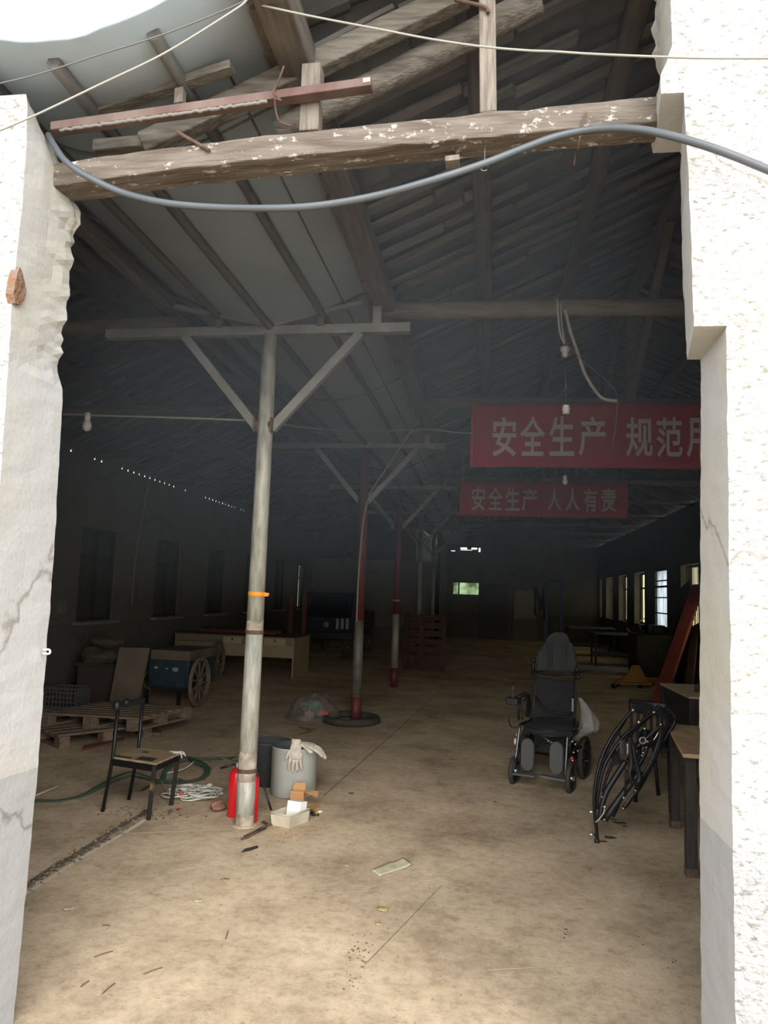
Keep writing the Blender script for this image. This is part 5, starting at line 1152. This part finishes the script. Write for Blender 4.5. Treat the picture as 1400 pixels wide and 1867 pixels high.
# dark benches along the right wall, deep in the hall
def dbench(x, y, w, d, h, label):
    t = thing('work_table', (x, y, 0), label, 'table')
    m = MB(); m.box((x, y, h-.02), (w, d, .04)); m.build('table_top', mat('dull_table_top', (.10, .10, .095), .6), t)
    for sx in (-1, 1):
        for sy in (-1, 1): m = MB(); m.box((x+sx*(w/2-.05), y+sy*(d/2-.05), (h-.04)/2), (.05, .05, h-.04)); m.build('leg', M_TABLED, t)
    m = MB(); m.box((x, y, .28), (w-.1, d-.1, .03)); m.build('shelf', M_TABLED, t)
    return t
dbench(3.2, 19.6, 1.3, .9, .80, 'dark work table with glinting edge beyond the orange pallet truck')
dbench(2.9, 22.6, 1.3, 1.0, .82, 'dark work table farthest back along the windowed wall')
m = MB(); m.bar(at(1143, 1146, 19.4), at(1155, 1158, 19.2), .03, .02); o = m.build('metal_rod', M_CHROME, org=at(1143, 1146, 19.4)); tag(o, 'short pale metal bar lying aslant on the dark work table', 'bar')
# blue posts of a frame deep in the hall
t = thing('blue_frame', (1.95, 24, 0), 'tall dark blue steel frame with two posts, far behind the wheelchair', 'frame')
for px in (996, 1023):
    p = at(px, 1060, 24.0); m = MB(); m.bar((p.x, 24, 0), (p.x, 24, p.z), .10, .10, (0, 1, 0)); m.build('post', M_BLUEPOST, t)
a, b = at(996, 1060, 24), at(1023, 1060, 24); m = MB(); m.bar(a, b, .10, .10); m.build('head_bar', M_BLUEPOST, t)
m = MB(); c = at(983, 1105, 23.8)
for i in range(9): m.tube([c+Vector((rnd.uniform(-.2, .2), 0, .6)), c+Vector((rnd.uniform(-.25, .25), .1, rnd.uniform(-.5, 0)))], .03, 6)
m.build('hanging_hoses', M_BLACKPL, t)
# red pallet on edge
t = thing('upright_pallet', (-1.0, 16.0, 0), 'reddish wooden pallet standing on edge beside the second red pole', 'pallet')
p0, p1 = fl(735, 1221), fl(808, 1223); p0 = Vector((p0.x, 16.0, 0)); p1 = Vector((at(810, 1222, 16).x, 16.0, 0)); H_ = at(770, 1118, 16).z
Lx = p1-p0
m = MB()
for k in range(7): z = H_*(k+.5)/7; m.bar(p0+UP*z, p1+UP*z, .02, H_/7*.68)
m.build('slats', mat('dark_red_wood', (.075, .032, .024), .85, col2=(.05, .024, .02), scale=5), t)
for k in (0, .42, 1):
    m = MB(); q = p0+Lx*(.03+.94*k); m.bar(q+Vector((0, -.05, 0)), q+Vector((0, -.05, H_)), .09, .08, (0, 1, 0)); m.build('bearer', MATS['dark_red_wood'], t)

# ------------------------------------------------------------------ tyre round the red pole, rubbish bag
c = Vector((PX-.06, 9.22, .045)); m = MB(); m.tube([c+Vector((.325*math.cos(a), .325*math.sin(a), 0)) for a in [2*math.pi*i/56 for i in range(56)]], .046, 12, closed=True)
o = m.build('bicycle_tyre', M_RUBBER, org=(c.x, c.y, 0)); tag(o, 'black rubber tyre lying on the floor round the foot of a red pole', 'tyre')
bc = Vector((-2.18, 9.2, 0))
def rub(u, v):
    a = 2*math.pi*u; th = math.pi/2*v
    n_ = noise.noise((math.cos(a)*2.2, math.sin(a)*2.2, v*2.5))*.22+noise.noise((math.cos(a)*5, math.sin(a)*5, v*6))*.10
    r = (.31*math.cos(th)**.75)*(1+n_)
    return bc+Vector((r*math.cos(a)*1.0+.05*v, r*math.sin(a)*.75, .008+(.30*math.sin(th)+.03*n_)*(1+.3*noise.noise((u*4, v*3, 1)))))
rb = thing('rubbish_bag', bc, 'clear plastic bag of rubbish slumped on the floor left of the tyre', 'bag')
m = MB(); m.grid(rub, 48, 22); m.build('bag_film', M_BAG, rb)
for i in range(16):
    a = rnd.uniform(0, 6.28); r = rnd.uniform(.02, .17); h0 = rnd.uniform(.05, .17)
    p = bc+Vector((r*math.cos(a), r*.7*math.sin(a), h0*(1-r*2.2)+.05)); M = [mat('crumpled_brown', (.22, .17, .12), .8), mat('crumpled_grey', (.28, .27, .24), .7), mat('crumpled_green', (.04, .16, .10), .6), mat('crumpled_tan', (.26, .2, .14), .8)][i % 4]
    m = MB(); k = i*3.1; s = rnd.uniform(.05, .085)
    m.grid(lambda u, v: p+Vector((math.sin(math.pi*v)*math.cos(6.283*u), math.sin(math.pi*v)*math.sin(6.283*u), math.cos(math.pi*v)*.8))*s*(1+.5*noise.noise((math.cos(6.283*u)+k, math.sin(6.283*u), v*3))), 10, 7, smooth=False); m.build('crumpled_wrapper', M, rb)
m = MB(); p = bc+Vector((.05, -.12, .20)); m.grid(lambda u, v: p+Vector((.08*(u-.5)*2, -.03*math.sin(u*3), .045*(v-.5)*2))+Vector((0, .03*noise.noise((u*4, v*3, 2)), 0)), 8, 5); m.build('green_print', mat('green_print', (.02, .18, .11), .5), rb)
m = MB(); p = bc+Vector((.19, -.14, .12)); m.grid(lambda u, v: p+Vector((.05*(u-.5)*2, -.02*math.sin(u*3), .02*(v-.5)*2)), 6, 3); m.build('red_print', M_REDPL, rb)
m = MB(); p = bc+Vector((-.30, .0, 0)); m.grid(lambda u, v: p+Vector((-.13*(u-.3)*(1-.6*v), .06*math.sin(u*5), .012+.21*v*(1-.5*u))), 8, 6); m.build('loose_tail', M_BAG, rb)
for a, b in (((545, 1326), (570, 1334)), ((548, 1338), (566, 1335)), ((560, 1328), (578, 1331))):
    p, q = fl(*a, .006), fl(*b, .006); m = MB(); m.tube(smooth_path([p, (p+q)/2+Vector((0, .02, .004)), q], 4), .006, 6); o = m.build('dark_twig', M_TWIG, org=p); tag(o, 'thin dark twig on the floor in front of the rubbish bag', 'twig', 'twigs by the rubbish bag')

# ------------------------------------------------------------------ left bay
def pallet(o, e1, e2, w, d, h, label, z0=0.0, M=M_PALLET):
    t = thing('wooden_pallet', o+UP*z0, label, 'pallet'); e1 = e1.normalized(); e2 = e2.normalized(); b = o+UP*z0
    n = 7; bw = d/n*.72
    for k in range(n):
        y = (k+.5)*d/n; m = MB(); m.bar(b+e2*y+UP*(h-.011), b+e2*y+e1*w+UP*(h-.011), bw, .022); m.build('deck_board', M, t, bevel=.002)
    for k in range(3):
        x = .06+(w-.12)*k/2
        m = MB(); m.bar(b+e1*x+UP*(h-.033), b+e1*x+e2*d+UP*(h-.033), .10, .022); m.bar(b+e1*x+UP*.011, b+e1*x+e2*d+UP*.011, .10, .022); m.build('skid_board', M, t)
        for j in range(3):
            y = .06+(d-.12)*j/2; m = MB(); m.bar(b+e1*x+e2*(y-.06)+UP*(h/2-.011), b+e1*x+e2*(y+.06)+UP*(h/2-.011), .10, h-.066); m.build('block', M, t)
    return t
pallet(Vector((-4.09, 6.81, 0)), Vector((.57, .82, 0)), Vector((-.82, .57, 0)), 1.0, 1.0, .13, 'lower brown wooden pallet lying askew under the upper one')
pallet(Vector((-3.50, 7.20, 0)), Vector((-1, -.03, 0)), Vector((.22, .97, 0)), 1.05, .95, .135, 'upper brown wooden pallet lying on another at left, behind the chair', .1305)
chunk('broken_board', [fl(149, 1370), fl(152, 1363), fl(228, 1346), fl(226, 1352)], .02, M_PALLETR, 'reddish broken board on the floor in front of the pallets', 'board')
chunk('broken_board', [fl(268, 1338), fl(292, 1340), fl(294, 1334), fl(274, 1330)], .02, M_PALLET, 'small broken board end lying right of the pallets', 'board')
# blue hand cart
ct = thing('hand_cart', (-4.25, 9.9, 0), 'dark blue two wheeled hand cart with a large spoked wheel, behind the pallets', 'cart')
m = MB()
x0, x1, yb0, yb1 = -4.57, -3.98, 9.62, 10.6
def tubp(x, y, z): return Vector((x, y, z))
rs = []
for z, k in ((.20, .06), (.24, .02), (.60, 0)): rs.append([tubp(x0+k, yb0+k, z), tubp(x1-k, yb0+k, z), tubp(x1-k, yb1-k, z), tubp(x0+k, yb1-k, z)])
vs = [q for r in rs for q in r]; m.add(vs, [(k*4+i, k*4+(i+1) % 4, (k+1)*4+(i+1) % 4, (k+1)*4+i) for k in range(2) for i in range(4)]+[(0, 1, 2, 3), (8, 9, 10, 11)]); m.build('cart_body', M_BLUE, ct, bevel=.02)
m = MB(); m.box((-4.26, 10.1, .665), (.56, .95, .13)); m.build('wooden_deck', M_CART, ct, bevel=.005)
for a, b in ((.15, .03), (.62, .05), (.42, .02)):
    m = MB(); m.ball((x0+.59*a+.03, yb0-.005, .50-.03*a), (b, .006, b*.6), 8); m.build('paint_chip', mat('pale_chip', (.25, .27, .28), .6), ct)
for x in (-3.84, -4.66): wheel((x, 9.66, .335), .335, .055, (1, -.02, 0), ct, 'wheel', M_TYRE, M_CART, 10, M_CART)
m = MB(); m.tube([(-4.66, 9.66, .335), (-3.84, 9.66, .335)], .02, 8); m.build('axle', M_BLACK, ct)
for x in (-4.5, -4.05): m = MB(); m.bar((x, 9.5, .22), (x, 9.5, .0), .04, .04, (0, 1, 0)); m.build('leg', M_BLACK, ct)
# second wheel standing behind it by the desk
t = thing('spare_wheel', (-4.5, 12.3, 0), 'large dim wheel standing between the hand cart and the cream desk', 'wheel')
wheel((-4.62, 12.35, .35), .35, .05, (1, 0, 0), t, 'tyre', M_TYRE, M_CART, 12, M_CART)
# brown board and boxes by the left wall
m = MB(); m.prism([Vector((-4.80, 9.05, 0)), Vector((-4.45, 9.15, 0)), Vector((-4.40, 9.28, .78)), Vector((-4.77, 9.18, .78))], (.0, .03, 0)); o = m.build('brown_panel', M_CART, org=(-4.8, 9.4, 0), bevel=.004); tag(o, 'upright brown board standing left of the blue hand cart', 'board')
t = thing('storage_chest', (-5.15, 9.6, 0), 'dark wooden trunk against the left wall beneath heaped tan sacks', 'trunk')
m = MB(); m.box((-5.15, 9.7, .25), (.55, .7, .50)); m.build('trunk_body', mat('dark_chest', (.05, .036, .03), .85), t, bevel=.01)
m = MB(); m.box((-5.15, 9.7, .52), (.60, .75, .04)); m.build('lid', M_TABLED, t)
for k, (x, y, z, s, lb) in enumerate(((-5.22, 9.5, .62, .26, 'slumped tan sack on the left end of the dark trunk'), (-5.0, 9.55, .64, .24, 'slumped tan sack on the right end of the dark trunk'), (-5.15, 9.55, .82, .22, 'topmost tan sack heaped over the dark trunk'))):
    m = MB(); m.grid(lambda u, v: Vector((x, y, z))+Vector((math.sin(math.pi*v)*math.cos(6.283*u)*s, math.sin(math.pi*v)*math.sin(6.283*u)*s*.8, math.cos(math.pi*v)*s*.45))*(1+.35*noise.noise((math.cos(6.283*u)*1.5+k, math.sin(6.283*u)*1.5, v*3))), 22, 14); o = m.build('tan_sack', M_SACK, org=(x, y, z)); tag(o, lb, 'sack')
t = thing('plastic_crate', (-5.35, 8.9, 0), 'grey perforated plastic crate on the floor at the far left', 'crate')
m = MB()
for i in range(6):
    for z in (.02, .08, .14, .20): pass
m.box((-5.38, 9.05, .01), (.44, .34, .02))
for i in range(10):
    x = -5.60+.44*i/9; m.box((x, 8.88, .13), (.016, .014, .26)); m.box((x, 9.22, .13), (.016, .014, .26))
for i in range(8):
    y = 8.88+.34*i/7; m.box((-5.60, y, .13), (.014, .016, .26)); m.box((-5.16, y, .13), (.014, .016, .26))
for z in (.03, .09, .15, .21, .255):
    m.box((-5.38, 8.88, z), (.45, .016, .016)); m.box((-5.38, 9.22, z), (.45, .016, .016)); m.box((-5.60, 9.05, z), (.016, .34, .016)); m.box((-5.16, 9.05, z), (.016, .34, .016))
m.build('crate_grid', M_CRATEPL, t)
m = MB(); q = Vector((-4.98, 8.9, 0)); m.lathe([(0, .005), (.05, .0), (.10, .07), (.105, .075), (.095, .07), (.05, .012), (0, .012)], q, n=18); o = m.build('broken_bowl', M_CRATEPL, org=q); tag(o, 'small pale bowl on the floor between crate and brown board', 'bowl')
m = MB(); q = atx(113, 1107, -5.98); m.box(q, (.05, .16, .18)); o = m.build('switch_box', mat('grey_box', (.14, .14, .135), .6), org=q, bevel=.006); tag(o, 'small grey switch box on the left wall near the left pier', 'switch box')
# pale hook on the left jamb
q = at(84, 1188, 2.62); m = MB(); m.tube(smooth_path([q+Vector((-0.013, 0.0, 0.0065)), q+Vector((0.0104, 0.0, 0.0078)), q+Vector((0.0169, 0.0, 0.0)), q+Vector((0.0104, 0.0, -0.0078)), q+Vector((-0.013, 0.0, -0.0072))], 5), .004, 8); o = m.build('wall_staple', M_PORC, org=q); tag(o, 'small pale ring sticking out of the left pier edge', 'ring')

# cream desk with drawers
dk = thing('office_desk', (-4.7, 13.8, 0), 'long cream desk with drawers behind the bare pole', 'desk')
xa, xb, ya, yb, hh = -5.80, -3.52, 13.26, 14.42, .735
m = MB(); m.box(((xa+xb)/2, (ya+yb)/2, hh-.0125), (xb-xa+.04, yb-ya+.03, .025)); m.build('desk_top', mat('dusty_desk_top', (.16, .13, .085), .6), dk, bevel=.003)
for x in (xa+.012, xb-.012): m = MB(); m.box((x, (ya+yb)/2, (hh-.025)/2), (.024, yb-ya, hh-.025)); m.build('end_panel', M_CREAM, dk)
m = MB(); m.box(((xa+xb)/2, ya+.04, .475), (xb-xa-.048, .02, .23)); m.build('front_panel', M_CREAM, dk)
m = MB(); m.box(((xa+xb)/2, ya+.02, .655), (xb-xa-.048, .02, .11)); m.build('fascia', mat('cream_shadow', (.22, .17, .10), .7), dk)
for px0, px1 in ((407, 441), (482, 521)):
    a = at(px0, 1165, ya).x; b = at(px1, 1165, ya).x
    m = MB(); m.box(((a+b)/2, ya+.0, .645), (b-a, .02, .135)); dr = m.build('drawer', mat('cream_drawer', (.40, .32, .18), .55), dk, bevel=.003)
    m = MB(); m.box(((a+b)/2, ya-.014, .665), (.02, .008, .05)); m.build('lock', M_BLACK, dr)
# red frames and dark bundles on and behind the desk
for x in (-4.42, -4.12):
    m = MB(); m.bar((x, 16.3, 0), (x, 16.3, 1.5), .09, .09, (0, 1, 0)); o = m.build('red_post', mat('dull_red', (.10, .018, .014), .6), org=(x, 16.3, 0)); tag(o, ('left' if x < -4.3 else 'right')+' one of two dull red posts standing behind the cream desk', 'post')
t = thing('steel_rack', (-4.9, 14.0, hh), 'low dark red metal rack lying on the cream desk', 'rack')
for y in (13.7, 14.1): m = MB(); m.bar((-5.5, y, hh+.04), (-4.0, y, hh+.04), .05, .05); m.build('rail', mat('dull_red', (.10, .018, .014), .6), t)
for k in range(6): m = MB(); m.bar((-5.45+.28*k, 13.68, hh+.09), (-5.45+.28*k, 14.12, hh+.09), .05, .03); m.build('rung', mat('dark_rung', (.03, .02, .02), .6), t)
# three wheeled truck
tk = thing('cargo_tricycle', (-3.8, 18.0, 0), 'dark blue three wheeled cargo truck parked beyond the cream desk', 'truck')
m = MB(); m.prism([Vector((-4.45, y, z)) for y, z in ((17.55, .45), (17.45, .95), (17.75, 1.55), (18.7, 1.6), (18.7, .45))], (1.2, 0, 0)); m.build('cab', mat('dark_cab_blue', (.010, .014, .026), .5), tk, bevel=.04)
m = MB(); m.prism([Vector((-4.35, 17.47+.0, 1.0)), Vector((-3.35, 17.47, 1.0)), Vector((-3.42, 17.70, 1.48)), Vector((-4.28, 17.70, 1.48))], (0, -.012, 0)); m.build('windscreen', mat('dark_glass', (.02, .022, .025), .15), tk)
m = MB(); m.box((-3.85, 17.45, .55), (1.25, .10, .16)); m.build('bumper', M_BLACK, tk, bevel=.01)
for px in (615, 624, 633): a = at(px, 1137, 17.42); m = MB(); m.bar(a+UP*.12, a-UP*.13, .06, .015, (0, 1, 0)); m.build('grille_bar', mat('pale_bar', (.3, .3, .29), .5), tk)
a = at(594, 1139, 17.42); m = MB(); m.lathe([(0, -.02), (.07, -.01), (.075, .05), (0, .05)], a, (0, 1, 0), 16); m.build('headlamp', mat('lamp_glass', (.22, .23, .25), .2), tk)
wheel((-3.42, 17.62, .29), .29, .13, (1, .2, 0), tk, 'front_wheel', M_RUBBER, MATS['pale_bar'], 6, MATS['pale_bar'])
for x in (-4.45, -3.3): wheel((x, 20.0, .29), .29, .13, (1, 0, 0), tk, 'rear_wheel', M_RUBBER, M_CRATEPL, 6, M_CRATEPL)
m = MB(); m.box((-3.85, 19.7, .85), (1.3, 1.8, .5)); m.build('cargo_bed', MATS['dark_cab_blue'], tk, bevel=.02)
# ------------------------------------------------------------------ added veil in the hall, imitating lens glare
hz = bpy.data.materials.new('glare_scatter'); hz.use_nodes = True; nt = hz.node_tree; nt.nodes.clear()
o_ = nt.nodes.new('ShaderNodeOutputMaterial'); vsn = nt.nodes.new('ShaderNodeVolumeScatter'); vsn.inputs['Color'].default_value = (.76, .88, 1, 1)
hg = nt.nodes.new('ShaderNodeNewGeometry'); hs = nt.nodes.new('ShaderNodeSeparateXYZ'); hm = nt.nodes.new('ShaderNodeMapRange')     # veil shaped denser toward the roof, clear near the floor
nt.links.new(hg.outputs['Position'], hs.inputs[0]); nt.links.new(hs.outputs['Z'], hm.inputs[0])
hm.inputs['From Min'].default_value = 1.5; hm.inputs['From Max'].default_value = 3.6; hm.inputs['To Min'].default_value = 0; hm.inputs['To Max'].default_value = VEIL_DENSITY
nt.links.new(hm.outputs[0], vsn.inputs['Density']); vsn.inputs['Anisotropy'].default_value = .0
nt.links.new(vsn.outputs[0], o_.inputs['Volume'])
m = MB(); m.box((-.9, 4.75, 3.25), (9.7, 4.0, 3.5)); hzo = m.build('glare_veil', hz); tag(hzo, 'added pale veil in the hall behind the doorway, imitating lens glare', 'glare_veil', kind='stuff')
